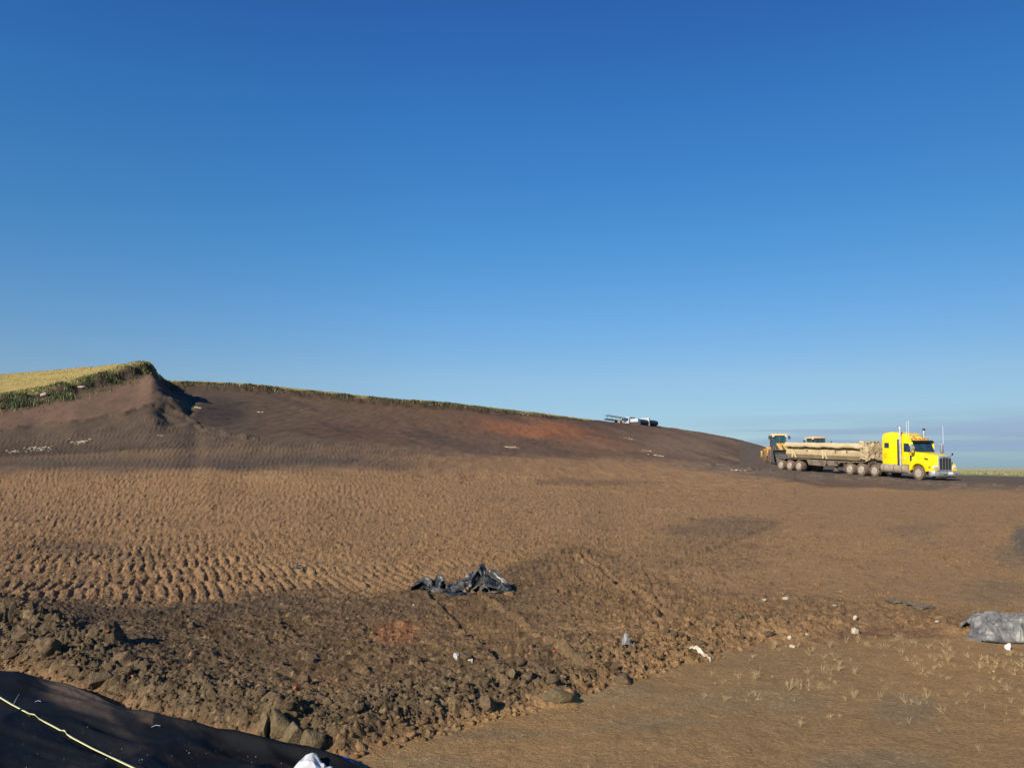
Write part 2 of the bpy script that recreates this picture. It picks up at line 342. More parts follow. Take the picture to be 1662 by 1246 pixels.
    u_h[far] += np.exp(-((py[far] - Bc + 2.5 * vn(xf * 1.2, yf * .6, 141)) / 2.6) ** 2) * (px[far] < 420) * (yf < 62) * .22 * (.55 + .8 * fbm(xf * 1.6, yf * 1.2, 142, 3))
    u_h[far] += .05 * fbm(xf * 1.6, yf * .35, 143, 3)
    rl = ss(930, 1050, px[far]) * (py[far] > 690)
    u_h[far] += rl * 0.10 * np.abs(fbm((xf * 0.5 + yf * 0.5) * 0.25, (xf * 0.6 - yf * 0.35) * 0.9, 76, 3))
    dz = dz + u_h
    cutf = np.exp(-((y - np.interp(x / np.maximum(y, 1), us, 0.5 * (KY[:, 8] + KY[:, 9]))) / 1.1) ** 2) * (px < 960) * (y > 40)
    dz = dz + cutf * 0.42 * fbm(x * 0.9, y * 1.1, 77, 4, .65)
    # the sheet lies on ground pressed smooth
    mF = ss(-6, 6, py - FAB(px)) * (px < 700)
    dz = dz * (1 - mF)
    return dz, mD, mG
def paint(x, y, z, zb, mD):
    px, py = project(x, y, zb)
    w1 = fbm(x * 0.16, y * 0.16, 101, 4); w2 = fbm(x * 0.6, y * 0.6, 102, 4); w3 = fbm(x * 3.0, y * 3.0, 103, 3)
    pyw = py + 7 * w2 + 3 * w3; pxw = px + 40 * w1
    col = np.zeros((len(x), 3)); col[:] = lin(146, 113, 80)
    def lay(mask, rgb):
        col[:] = col * (1 - mask[:, None]) + mask[:, None] * lin(*rgb)
    lay(ss(500, 1300, pxw) * 0.6, (152, 119, 84))
    lay((1 - ss(0, 420, pxw)) * 0.5, (128, 100, 74))
    lay((1 - ss(752, 806, pyw)) * ss(500, 800, px) * 0.35, (158, 116, 80))
    lay(ss(0.1, 0.6, w2) * 0.35, (122, 97, 74)); lay(ss(0.15, 0.6, -w1) * 0.3, (160, 128, 90))
    # wet and dark patches on the pad
    def blob(cx, cy, rx, ry, rgb, s=1.0):
        d = np.sqrt(((px - cx) / rx) ** 2 + ((py - cy) / ry) ** 2) + 0.45 * w2 + 0.2 * w3
        lay((1 - ss(0.55, 1.15, d)) * s, rgb)
    blob(1180, 860, 90, 22, (112, 90, 72), .7); blob(1120, 905, 150, 30, (124, 98, 72), .5); blob(1480, 860, 60, 14, (122, 100, 78), .6)
    blob(1660, 875, 22, 26, (92, 86, 78), .8); blob(1620, 960, 90, 24, (124, 104, 80), .6); blob(960, 783, 130, 6, (112, 88, 68), .6)
    blob(120, 890, 110, 14, (96, 78, 62), .6); blob(220, 905, 60, 9, (92, 74, 60), .5); blob(1640, 900, 30, 30, (110, 98, 82), .5)
    # hill
    toe = curve([(-500,752),(0,742),(130,738),(300,728),(420,712),(500,716),(620,722),(800,738),(900,742),(1100,748),(1180,760),(1260,775),(1330,790),(2600,800)])(px)
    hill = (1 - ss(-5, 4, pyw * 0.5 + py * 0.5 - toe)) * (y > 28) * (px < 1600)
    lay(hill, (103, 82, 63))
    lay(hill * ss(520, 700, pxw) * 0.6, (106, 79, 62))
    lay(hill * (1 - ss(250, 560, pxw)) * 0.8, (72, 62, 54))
    def hb(cx, cy, rx, ry, rgb, s, sl=0.0):
        dd = np.sqrt(((px - cx) / rx) ** 2 + ((py - cy - sl * (px - cx)) / ry) ** 2) + 0.5 * w1 + 0.3 * w2
        lay(hill * (1 - ss(0.3, 1.15, dd)) * s, rgb)
    hb(880, 698, 105, 18, (156, 98, 64), .9, .10); hb(800, 692, 90, 14, (120, 82, 62), .5, .1); hb(960, 720, 100, 15, (134, 94, 68), .6, .1)
    hb(560, 700, 120, 18, (92, 66, 54), .6); hb(1120, 725, 120, 26, (118, 97, 79), .8, .1)
    streak = ss(0.1, 0.55, fbm((px * 0.9 + py * 1.2) * 0.006, (py - 0.32 * px) * 0.10, 105, 3))
    lay(hill * streak * 0.5, (74, 62, 56)); col *= (1 + .22 * hill * fbm(x * 1.5, y * .5, 131, 3, .7))[:, None]; lay(hill * ss(.25, .6, fbm((px) * 0.01, (py - 0.32 * px) * 0.14, 106, 3)) * ss(900, 1000, px) * .5, (138, 112, 96))
    spur = (1 - ss(-4, 4, py + 5 * w2 + 3 * w3 - curve([(0,700),(60,692),(130,684),(200,672),(250,655),(262,640),(270,600)])(px))) * (1 - ss(248, 268, px + 14 * w2)) * (y > 40) * (y < 75)
    lay(spur * 0.9, (112, 88, 73)); lay(spur * ss(0, .5, w2) * .3, (104, 80, 68))
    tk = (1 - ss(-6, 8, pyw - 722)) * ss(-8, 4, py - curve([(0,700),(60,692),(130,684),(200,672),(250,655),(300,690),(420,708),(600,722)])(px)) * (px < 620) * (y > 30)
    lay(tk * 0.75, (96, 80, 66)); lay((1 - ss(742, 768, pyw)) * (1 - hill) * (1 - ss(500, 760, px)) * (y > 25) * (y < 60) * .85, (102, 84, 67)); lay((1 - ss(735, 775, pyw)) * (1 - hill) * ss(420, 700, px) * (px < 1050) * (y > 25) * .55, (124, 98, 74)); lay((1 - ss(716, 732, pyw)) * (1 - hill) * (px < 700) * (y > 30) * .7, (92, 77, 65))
    # dark damp band, lower left of the hill
    lay(np.exp(-((pyw - np.interp(px, [0, 300, 560, 760, 1000], [757, 754, 752, 760, 765])) / 12) ** 2) * (1 - ss(450, 860, pxw)) * 0.9 * (y > 25), (80, 69, 62))
    lay(np.exp(-((pyw - 733) / 5) ** 2) * ss(500, 600, px) * (1 - ss(820, 950, px)) * 0.6 * (y > 30), (98, 80, 68))
    # mud round the vehicles, dark ploughed strip to the right
    mc = np.interp(px, [1000, 1150, 1260, 1400, 1500, 1662, 2000], [752, 758, 768, 776, 784, 789, 790])
    lay(np.exp(-((pyw - mc) / 8.5) ** 2) * ss(1000, 1180, pxw) * 0.95 * (y > 30), (106, 92, 80))
    lay(((py < mc) & (px > 1200) & (y > 30)) * 1.0, (100, 85, 74))
    # fields
    Yb = np.interp(x / np.maximum(y, 1), us, KY[:, 9]); fld = ss(-0.5, 0.4, y - Yb) * (px < 965) * (y > 40)
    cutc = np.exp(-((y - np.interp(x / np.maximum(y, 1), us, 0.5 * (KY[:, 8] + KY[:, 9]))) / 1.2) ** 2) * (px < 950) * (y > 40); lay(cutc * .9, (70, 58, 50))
    lay(fld, (160, 140, 86)); lay(fld * ss(0, 0.6, fbm(x * .1, y * .5, 107, 3)) * 0.4, (172, 152, 98)); lay(fld * ss(0.2, 0.6, w1) * .4, (150, 132, 70))
    fr = ss(-1.2, 0.3, 777 - pyw * 0.3 - py * 0.7) * (px > 1400) * (y > 95)
    lay(fr, (134, 130, 92)); lay(fr * ss(-0.5, 0.8, 768 - py), (168, 152, 112)); lay(fr * ss(-0.5, 0.8, 763.5 - py), (176, 164, 132))
    lay(ss(600, 900, y) * (px <= 1400), (160, 146, 108))
    # disturbed belt, stubble ground, pressed ground
    lay(mD * 0.85 * (1 - 0.55 * ss(820, 980, pxw)), (98, 78, 58))
    lay(mD * (1 - ss(200, 760, pxw)) * 0.8, (82, 68, 54)); lay(mD * np.exp(-((pyw - LOW(px) + 40) / 45) ** 2) * (1 - ss(900, 1100, px)) * 0.7, (99, 84, 65))
    blob(640, 1030, 60, 26, (136, 88, 60), .55); blob(520, 1120, 50, 18, (120, 82, 58), .4); blob(880, 1085, 60, 20, (112, 84, 64), .4)
    blob(1430, 1030, 110, 16, (104, 74, 56), .6); blob(290, 1105, 50, 16, (118, 90, 62), .5)
    stub = ss(-4, 5, pyw - LOW(px)) * (py > 900) * ss(520, 570, px)
    lay(ss(-4, 5, pyw - LOW(px)) * (py > 900) * (1 - ss(520, 570, px)), (100, 84, 64))
    lay(stub, (148, 117, 81)); lay(stub * ss(-0.1, 0.5, w2 + .3 * w1) * .45, (156, 120, 77))
    d = fbm(x * 0.55 + y * .2, y * 1.1 - x * .25, 111, 3)
    lay(stub * ss(0.05, 0.40, d) * .85, (141, 117, 86)); blob(1420, 1240, 120, 26, (132, 112, 86), .8); blob(800, 1190, 130, 14, (126, 105, 79), .7); blob(1470, 1150, 60, 30, (131, 111, 86), .7)
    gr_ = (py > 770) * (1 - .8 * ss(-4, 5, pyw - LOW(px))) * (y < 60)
    dk = ss(0.25, 0.6, fbm(x * 8, y * 3.2, 121, 2, .8)); lk = ss(0.25, 0.6, fbm(x * 9, y * 3.6, 122, 2, .8)); col *= (1 - (.42 * dk - .20 * lk) * gr_ * (1 - .4 * ss(1100, 1400, px)))[:, None]  # dark specks put the shade of soil pores into the colour; pale specks between
    # single pale crumbs
    sp_ = ss(0.62, 0.75, vn(x * 26, y * 26, 113)) * (y < 25) * (py > 800); lay(sp_ * 0.35, (178, 146, 108))
    col *= (1 + 0.16 * fbm(x * 7, y * 7, 114, 3) * (y < 60) + 0.10 * w2)[:, None]
    return np.clip(col, 0.004, 1) * ALB
ALB = np.array([1.03, 1.02, 0.92])

# ------------------------------------------------------------------ the ground, one sheet from under the camera to the horizon
rows = [-7.0]
while rows[-1] < 5000:
    Y = rows[-1]
    if Y < 4.6: d = 0.35 if Y < 3.5 else 0.06
    elif Y < 24: d = (0.42 if 6.2 < Y < 12 else 0.78) * Y * Y / 1778
    elif Y < 112: d = 0.26
    elif Y < 260: d = 0.8
    else: d = Y * 0.03
    rows.append(Y + d)
rows = np.array(rows)
sc = np.concatenate([-np.linspace(1.6, 0.78, 70)[:-1], np.linspace(-0.78, 0.78, 1360), np.linspace(0.78, 1.6, 70)[1:]])
gY = np.where(rows > 2, 1.2 + rows, 3.2 + (2 - rows) * 0.8)
GX = gY[:, None] * sc[None, :]; GYY = np.repeat(rows[:, None], len(sc), 1)
fx, fy = GX.ravel(), GYY.ravel()
zb = base_h(fx, fy); dz, mD, mG = detail_h(fx, fy, zb); fz = zb + dz
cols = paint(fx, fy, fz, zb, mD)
GZ = fz.reshape(GX.shape)
nr, nc = GX.shape
idx = np.arange(nr * nc).reshape(nr, nc)
faces = np.stack([idx[:-1, :-1], idx[:-1, 1:], idx[1:, 1:], idx[1:, :-1]], -1).reshape(-1, 4)
def sampleZ(x, y):
    x = np.atleast_1d(np.asarray(x, float)); y = np.atleast_1d(np.asarray(y, float))
    g = np.where(y > 2, 1.2 + y, 3.2 + (2 - y) * 0.8); s = x / g
    r = np.clip(np.searchsorted(rows, y) - 1, 0, nr - 2); c = np.clip(np.searchsorted(sc, s) - 1, 0, nc - 2)
    tr = np.clip((y - rows[r]) / (rows[r + 1] - rows[r]), 0, 1); t = np.clip((s - sc[c]) / (sc[c + 1] - sc[c]), 0, 1)
    return (GZ[r, c] * (1 - t) + GZ[r, c + 1] * t) * (1 - tr) + (GZ[r + 1, c] * (1 - t) + GZ[r + 1, c + 1] * t) * tr
MY = np.geomspace(2.5, 500, 5000)
def locate(px, py):
    b = (CYP - py) / F_PX; dy = cp - b * sp; dx = (px - CXP) / F_PX / dy; dzz = (sp + b * cp) / dy
    zt = sampleZ(MY * dx, MY); zr = CAMZ + MY * dzz
    k = np.argmax(zr < zt) if (zr < zt).any() else len(MY) - 1
    return Vector((MY[k] * dx, MY[k], float(zt[k])))

# ------------------------------------------------------------------ materials
def newmat(name):
    m = bpy.data.materials.new(name); m.use_nodes = True; return m, m.node_tree, m.node_tree.nodes['Principled BSDF']
def mat(name, col, rough=0.6, metal=0.0, spec=0.5, noise=0.0, nscale=6.0, col2=None, bump=0.0, bscale=30, coat=0.0, trans=0.0, lo=0.35, hi=0.65):
    m, t, b = newmat(name); c = lin(*col)
    b.inputs['Base Color'].default_value = (*c, 1); b.inputs['Roughness'].default_value = rough; b.inputs['Metallic'].default_value = metal
    b.inputs['Specular IOR Level'].default_value = spec; b.inputs['Coat Weight'].default_value = coat
    tcn = t.nodes.new('ShaderNodeTexCoord')
    if col2 is not None:
        n = t.nodes.new('ShaderNodeTexNoise'); n.inputs['Scale'].default_value = nscale; n.inputs['Detail'].default_value = 5
        t.links.new(tcn.outputs['Object'], n.inputs['Vector'])
        r = t.nodes.new('ShaderNodeMapRange'); r.inputs[1].default_value = lo; r.inputs[2].default_value = hi; r.inputs[4].default_value = noise or 1.0
        t.links.new(n.outputs[0], r.inputs[0])
        mx = t.nodes.new('ShaderNodeMix'); mx.data_type = 'RGBA'; mx.inputs[6].default_value = (*c, 1); mx.inputs[7].default_value = (*lin(*col2), 1)
        t.links.new(r.outputs[0], mx.inputs[0]); t.links.new(mx.outputs[2], b.inputs['Base Color'])
    if bump:
        n2 = t.nodes.new('ShaderNodeTexNoise'); n2.inputs['Scale'].default_value = bscale; n2.inputs['Detail'].default_value = 6
        t.links.new(tcn.outputs['Object'], n2.inputs['Vector'])
        bp = t.nodes.new('ShaderNodeBump'); bp.inputs['Strength'].default_value = bump; bp.inputs['Distance'].default_value = 0.02
        t.links.new(n2.outputs[0], bp.inputs['Height']); t.links.new(bp.outputs[0], b.inputs['Normal'])
    return m
def soilmat(name, vary=True):
    m, t, b = newmat(name)
    at = t.nodes.new('ShaderNodeAttribute'); at.attribute_name = 'soil'
    tcn = t.nodes.new('ShaderNodeTexCoord')
    n = t.nodes.new('ShaderNodeTexNoise'); n.inputs['Scale'].default_value = 30; n.inputs['Detail'].default_value = 8; n.inputs['Roughness'].default_value = 0.65
    t.links.new(tcn.outputs['Object'], n.inputs['Vector'])
    r = t.nodes.new('ShaderNodeMapRange'); r.inputs[1].default_value = 0.3; r.inputs[2].default_value = 0.7; r.inputs[3].default_value = 0.66; r.inputs[4].default_value = 1.30
    t.links.new(n.outputs[0], r.inputs[0])
    mx = t.nodes.new('ShaderNodeVectorMath'); mx.operation = 'SCALE'
    t.links.new(at.outputs['Color'], mx.inputs[0]); t.links.new(r.outputs[0], mx.inputs['Scale']); t.links.new(mx.outputs[0], b.inputs['Base Color'])
    b.inputs['Roughness'].default_value = 0.95; b.inputs['Specular IOR Level'].default_value = 0.15
    n2 = t.nodes.new('ShaderNodeTexNoise'); n2.inputs['Scale'].default_value = 55; n2.inputs['Detail'].default_value = 9; n2.inputs['Roughness'].default_value = 0.7
    t.links.new(tcn.outputs['Object'], n2.inputs['Vector'])
    bp = t.nodes.new('ShaderNodeBump'); bp.inputs['Strength'].default_value = 0.8; bp.inputs['Distance'].default_value = 0.02
    n3 = t.nodes.new('ShaderNodeTexNoise'); n3.inputs['Scale'].default_value = 7.5; n3.inputs['Detail'].default_value = 5; n3.inputs['Roughness'].default_value = 0.75
    t.links.new(tcn.outputs['Object'], n3.inputs['Vector'])
    bp2 = t.nodes.new('ShaderNodeBump'); bp2.inputs['Strength'].default_value = 0.75; bp2.inputs['Distance'].default_value = 0.06
    t.links.new(n3.outputs[0], bp2.inputs['Height']); t.links.new(bp2.outputs[0], bp.inputs['Normal'])
    t.links.new(n2.outputs[0], bp.inputs['Height']); t.links.new(bp.outputs[0], b.inputs['Normal'])
    return m
M_soil = soilmat('soil')
M_yel = mat('yellow_paint', (252, 214, 6), 0.32, 0, 0.5, 0.35, 3.0, (226, 190, 60), coat=0.4, lo=.5, hi=.8)
M_chrome = mat('chrome', (225, 224, 220), 0.34, 0.75, 0.5, 0.4, 5, (150, 140, 128))
M_dusty = mat('dusty_alloy', (186, 172, 150), 0.55, 0.3, 0.4, 0.8, 6, (150, 132, 110))
M_black = mat('black_trim', (24, 24, 26), 0.5)
M_under = mat('muddy_chassis', (84, 74, 66), 0.85, 0, 0.2, 1, 7, (120, 106, 92), 0.3)
M_tyre = mat('muddy_tyre', (92, 78, 68), 0.9, 0, 0.15, 1, 9, (128, 108, 92), 0.5, 25)
M_rim = mat('dusty_rim', (196, 186, 168), 0.5, 0.2, 0.4, 0.8, 14, (150, 130, 108))
M_glass = mat('dark_glass', (28, 40, 52), 0.06, 0, 0.8, 0.6, 4, (52, 84, 100), coat=0.6)
M_orange = mat('orange_lens', (206, 92, 30), 0.3); M_lamp = mat('lamp_lens', (222, 220, 214), 0.15, 0.2, 0.6)
M_white = mat('white_paint', (226, 226, 222), 0.4); M_mesh = mat('grille_mesh', (70, 70, 72), 0.5, 0.5)
M_shield = mat('heat_shield', (128, 126, 122), 0.4, 0.8, 0.5, 1, 12, (90, 90, 90))
M_tub = mat('dusty_beige_steel', (200, 182, 140), 0.8, 0, 0.2, .7, 1.2, (172, 152, 114), 0.12, 12)
M_tubl = mat('dusty_beige_panel', (188, 168, 128), 0.85, 0, 0.2, .8, 1.5, (152, 133, 102), 0.2, 10)
M_tarp = mat('beige_tarpaulin', (194, 174, 138), 0.85, 0, 0.2, 1, 3, (142, 122, 96), 0.6, 8)
M_frame = mat('mud_grey_steel', (128, 114, 98), 0.85, 0, 0.2, 1, 3, (96, 84, 74), 0.4, 12)
M_ldy = mat('loader_yellow', (204, 156, 62), 0.5, 0, 0.4, 1, 2.5, (170, 128, 64))
M_ldr = mat('loader_roof_cream', (214, 186, 120), 0.6); M_ldk = mat('loader_dark_steel', (74, 72, 74), 0.7, 0.1, 0.3, 1, 3, (100, 92, 84))
M_blue = mat('blue_steel', (50, 58, 68), 0.6); M_teal = mat('tinted_glass', (36, 84, 92), 0.08, 0, 0.7, 1, 5, (24, 44, 54))
M_plas = mat('black_plastic', (30, 32, 34), 0.40, 0, 0.5, 1, 7, (104, 100, 92), 0.35, 26, lo=.42, hi=.68)
M_plas2 = mat('grey_plastic', (128, 123, 114), 0.45, 0, 0.5, 1, 7, (80, 78, 77), 0.5, 24, lo=.35, hi=.65)
M_mudpl = mat('mud_caked_plastic', (74, 68, 58), 0.75, 0, 0.3, 1, 12, (124, 108, 84), 0.6, 30)
M_fab = mat('black_geotextile', (9, 11, 15), 0.66, 0, 0.15, bump=0.3, bscale=150)
_a = M_fab.node_tree.nodes.new('ShaderNodeAttribute'); _a.attribute_name = 'soil'; M_fab.node_tree.links.new(_a.outputs['Color'], M_fab.node_tree.nodes['Principled BSDF'].inputs['Base Color'])
M_tape = mat('pale_yellow_tape', (214, 208, 150), 0.6); M_thin = mat('grey_straw', (150, 150, 150), 0.6)
M_bag = mat('white_plastic', (188, 186, 184), 0.35, 0, 0.5); M_bagb = mat('blue_print_plastic', (70, 104, 160), 0.4)
M_rag = mat('cream_rag', (206, 196, 172), 0.8, 0, 0.2, 1, 20, (170, 152, 124)); M_rock = mat('pale_stone', (196, 182, 158), 0.9, 0, 0.2, 1, 16, (160, 142, 116), 0.5, 40)
M_brick = mat('orange_brick', (170, 84, 52), 0.9, 0, 0.2, 1, 20, (140, 78, 56), 0.5, 40)
M_clod = mat('grey_clod', (114, 95, 72), 0.95, 0, 0.1, 1, 3, (90, 75, 57), 1.0, 9)
M_slab = mat('olive_grey_clod', (112, 98, 72), 0.95, 0, 0.1, 1, 20, (88, 75, 56), 0.8, 60)
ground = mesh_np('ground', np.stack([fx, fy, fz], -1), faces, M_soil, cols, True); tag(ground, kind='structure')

# ------------------------------------------------------------------ bmesh building blocks
def obj(name, bm, m, parent=None, smooth=False, sharp=35):
    me = bpy.data.meshes.new(name); bmesh.ops.recalc_face_normals(bm, faces=bm.faces); bm.to_mesh(me); bm.free()
    if m: me.materials.append(m)
    if smooth:
        me.polygons.foreach_set('use_smooth', [True] * len(me.polygons)); me.set_sharp_from_angle(angle=R(sharp))
    o = bpy.data.objects.new(name, me); C.objects.link(o)
    if parent: o.parent = parent
    return o
SPLIT = {'bumper_slot', 'wiper', 'tank_strap', 'step', 'cab_post', 'top_rail', 'hood_vent', 'mud_flap', 'lift_arm'}
_obj = obj
def obj(name, bm, m, parent=None, smooth=False, sharp=35):
    if name not in SPLIT: return _obj(name, bm, m, parent, smooth, sharp)
    bm.verts.ensure_lookup_table(); seen = set(); last = None
    for v in bm.verts:
        if v in seen: continue
        comp = {v}; st = [v]
        while st:
            q = st.pop()
            for e in q.link_edges:
                w_ = e.other_vert(q)
                if w_ not in comp: comp.add(w_); st.append(w_)
        seen |= comp; t = bmesh.new(); mp_ = {a: t.verts.new(a.co) for a in comp}
        for f in {f for a in comp for f in a.link_faces}: t.faces.new([mp_[a] for a in f.verts])
        last = _obj(name, t, m, parent, smooth, sharp)
    bm.free(); return last
def nb(): return bmesh.new()
def merge(bm, tmp):
    me = bpy.data.meshes.new('t'); tmp.to_mesh(me); tmp.free(); bm.from_mesh(me); bpy.data.meshes.remove(me)
def box(bm, x0, x1, y0, y1, z0, z1, bev=0.0, rot=None, seg=2):
    t = nb(); bmesh.ops.create_cube(t, size=1)
    bmesh.ops.scale(t, vec=(x1 - x0, y1 - y0, z1 - z0), verts=t.verts)
    if bev: bmesh.ops.bevel(t, geom=t.edges[:], offset=bev, segments=seg, affect='EDGES', profile=0.5)
    if rot: bmesh.ops.rotate(t, cent=(0, 0, 0), matrix=Euler(rot).to_matrix(), verts=t.verts)
    bmesh.ops.translate(t, vec=((x0 + x1) / 2, (y0 + y1) / 2, (z0 + z1) / 2), verts=t.verts); merge(bm, t); return bm
def prism(bm, poly, a, b, axis='y', bev=0.0, seg=2):
    t = nb(); f = {'y': lambda p, q: (p[0], q, p[1]), 'z': lambda p, q: (p[0], p[1], q), 'x': lambda p, q: (q, p[0], p[1])}[axis]
    v0 = [t.verts.new(f(p, a)) for p in poly]; v1 = [t.verts.new(f(p, b)) for p in poly]; n = len(poly)
    t.faces.new(v0); t.faces.new(v1[::-1])
    for i in range(n): t.faces.new((v0[i], v0[(i + 1) % n], v1[(i + 1) % n], v1[i]))
    bmesh.ops.recalc_face_normals(t, faces=t.faces)
    if bev: bmesh.ops.bevel(t, geom=t.edges[:], offset=bev, segments=seg, affect='EDGES', profile=0.5)
    merge(bm, t); return bm
def loft(bm, rings, cap=True):
    R_ = [[bm.verts.new(p) for p in r] for r in rings]; n = len(rings[0])
    for a, b in zip(R_, R_[1:]):
        for i in range(n): bm.faces.new((a[i], a[(i + 1) % n], b[(i + 1) % n], b[i]))
    if cap: bm.faces.new(R_[0][::-1]); bm.faces.new(R_[-1])
    return bm
def rring(x, hw, z0, z1, r=0.12, n=4, yc=0):
    pts = []
    for (cy, cz, a0) in ((hw - r, z1 - r, 0), (-hw + r, z1 - r, 90), (-hw + r * .5, z0 + r * .5, 180), (hw - r * .5, z0 + r * .5, 270)):
        rr = r if a0 < 180 else r * .5
        for k in range(n + 1):
            a = R(a0 + 90 * k / n); pts.append((x, yc + cy + rr * math.cos(a), cz + rr * math.sin(a)))
    return pts
def tube(bm, pts, r, n=10, r1=None):
    P = [Vector(p) for p in pts]; rings = []; up = Vector((0, 0, 1))
    for i, p in enumerate(P):
        d = (P[min(i + 1, len(P) - 1)] - P[max(i - 1, 0)]).normalized()
        s = d.cross(up); s = d.cross(Vector((1, 0, 0))) if s.length < 1e-3 else s; s.normalize(); q = s.cross(d)
        rr = r if r1 is None else r + (r1 - r) * i / (len(P) - 1)
        rings.append([tuple(p + (s * math.cos(2 * math.pi * k / n) + q * math.sin(2 * math.pi * k / n)) * rr) for k in range(n)])
    return loft(bm, rings)
def lathe_y(bm, prof, cx, cy, cz, n=28):
    rings = []
    for (r, y) in prof: rings.append([(cx + r * math.cos(2 * math.pi * k / n), cy + y, cz + r * math.sin(2 * math.pi * k / n)) for k in range(n)])
    return loft(bm, rings)

def make_wheel(parent, x, y, r, w, rim_m=None, tyre_m=None, rimr=0.56, side=1, lugs=False, n=32):
    """axle along y; side=-1: outer face towards -y"""
    bm = nb(); h = w / 2
    lathe_y(bm, [(rimr * r, -h * .8), (r * .80, -h), (r * .93, -h * .92), (r, -h * .70), (r, h * .70), (r * .93, h * .92), (r * .80, h), (rimr * r, h * .8)], 0, 0, 0, n)
    k = 26 if lugs else 44
    for i in range(k):
        a = 2 * math.pi * i / k
        for s in (-1, 1):
            t = nb(); bmesh.ops.create_cube(t, size=1); bmesh.ops.scale(t, vec=(r * .07 if lugs else r * .05, w * .44, r * .10 if lugs else .03), verts=t.verts)
            if lugs: bmesh.ops.rotate(t, cent=(0, 0, 0), matrix=Matrix.Rotation(s * R(28), 3, 'Z'), verts=t.verts)
            bmesh.ops.translate(t, vec=(0, s * w * .22, r + (0 if lugs else -.004)), verts=t.verts)
            bmesh.ops.rotate(t, cent=(0, 0, 0), matrix=Matrix.Rotation(a + (math.pi / k if s > 0 else 0), 3, 'Y'), verts=t.verts); merge(bm, t)
    o = obj('wheel', bm, tyre_m or M_tyre, parent, True, 40); o.location = (x, y, r)
    bm = nb(); s = side; q = rimr * r
    lathe_y(bm, [(q * 1.04, s * h * .86), (q * .98, s * h * .92), (q * .90, s * h * .60), (q * .60, s * h * .42), (q * .42, s * h * .55), (q * .40, s * h * .95), (q * .22, s * h * 1.05), (0.01, s * h * 1.05)], 0, 0, 0, n)
    for i in range(10):
        a = 2 * math.pi * i / 10; t = nb(); bmesh.ops.create_cone(t, cap_ends=True, segments=6, radius1=.022, radius2=.022, depth=.04)
        bmesh.ops.rotate(t, cent=(0, 0, 0), matrix=Matrix.Rotation(R(90), 3, 'X'), verts=t.verts)
        bmesh.ops.translate(t, vec=(q * .5 * math.cos(a), s * h * .52, q * .5 * math.sin(a)), verts=t.verts); merge(bm, t)
    nf = len(bm.faces)
    for i in range(8):
        a = 2 * math.pi * (i + .5) / 8; t = nb(); bmesh.ops.create_cone(t, cap_ends=True, segments=10, radius1=.045 * r / .52, radius2=.045 * r / .52, depth=.012)
        bmesh.ops.rotate(t, cent=(0, 0, 0), matrix=Matrix.Rotation(R(90), 3, 'X'), verts=t.verts)
        bmesh.ops.translate(t, vec=(q * .76 * math.cos(a), s * (h * .52 + .004), q * .76 * math.sin(a)), verts=t.verts); merge(bm, t)
    bm.faces.ensure_lookup_table()
    for f in bm.faces[nf:]: f.material_index = 1
    ro = obj('rim', bm, rim_m or M_rim, o, True, 40); ro.data.materials.append(M_black)
    return o

# ------------------------------------------------------------------ yellow tractor unit; x forward, y left, z up, origin under the steer axle
PT = math.atan(TSL)
trk = empty('semi_truck', TP, (0, PT, -TH))
tag(trk, 'bright yellow long-nose semi truck with sleeper cab, mud on its wheels', 'semi truck')
def sweep_cab():
    bm = nb()
    prism(bm, [(-.42, 1.02), (-.42, 2.0), (-.50, 2.04), (-.82, 2.84), (-1.05, 2.96), (-1.78, 3.0), (-1.78, 1.02)], -.98, .98, 'y', .04)
    prism(bm, [(-.95, 2.95), (-1.2, 3.12), (-1.8, 3.42), (-1.8, 2.9), (-1.2, 2.9)], -.78, .78, 'y', .05)
    return bm
obj('cab', sweep_cab(), M_yel, trk, True)
bm = nb(); loft(bm, [rring(-1.80, .95, 1.02, 3.42, .22), rring(-2.1, 1.02, 1.0, 3.52, .26), rring(-2.9, 1.03, 1.0, 3.58, .26), rring(-3.55, 1.03, 1.0, 3.52, .26), rring(-3.72, 1.0, 1.04, 3.42, .24)])
slp = obj('sleeper', bm, M_yel, trk, True)
for s in (-1, 1):
    bm = nb(); box(bm, -3.48, -2.98, s * 1.032 - .012, s * 1.032 + .012, 2.30, 2.72, .008); obj('window', bm, M_glass, slp)
    bm = nb(); box(bm, -3.54, -2.92, s * 1.026 - .012, s * 1.026 + .012, 2.24, 2.78, .008); obj('window_frame', bm, M_yel, slp)
# small rows of dark lettering too fine to read, on the sleeper side
bm = nb()
for r_ in range(4):
    for c_ in range(5):
        if (r_ * 5 + c_) % 6 != 3: box(bm, -3.56 + c_ * .075, -3.52 + c_ * .075, -1.045, -1.030, 1.46 + r_ * .12, 1.50 + r_ * .12 + .012)
obj('side_marking', bm, mat('faded_marking', (150, 126, 20), .5), slp)
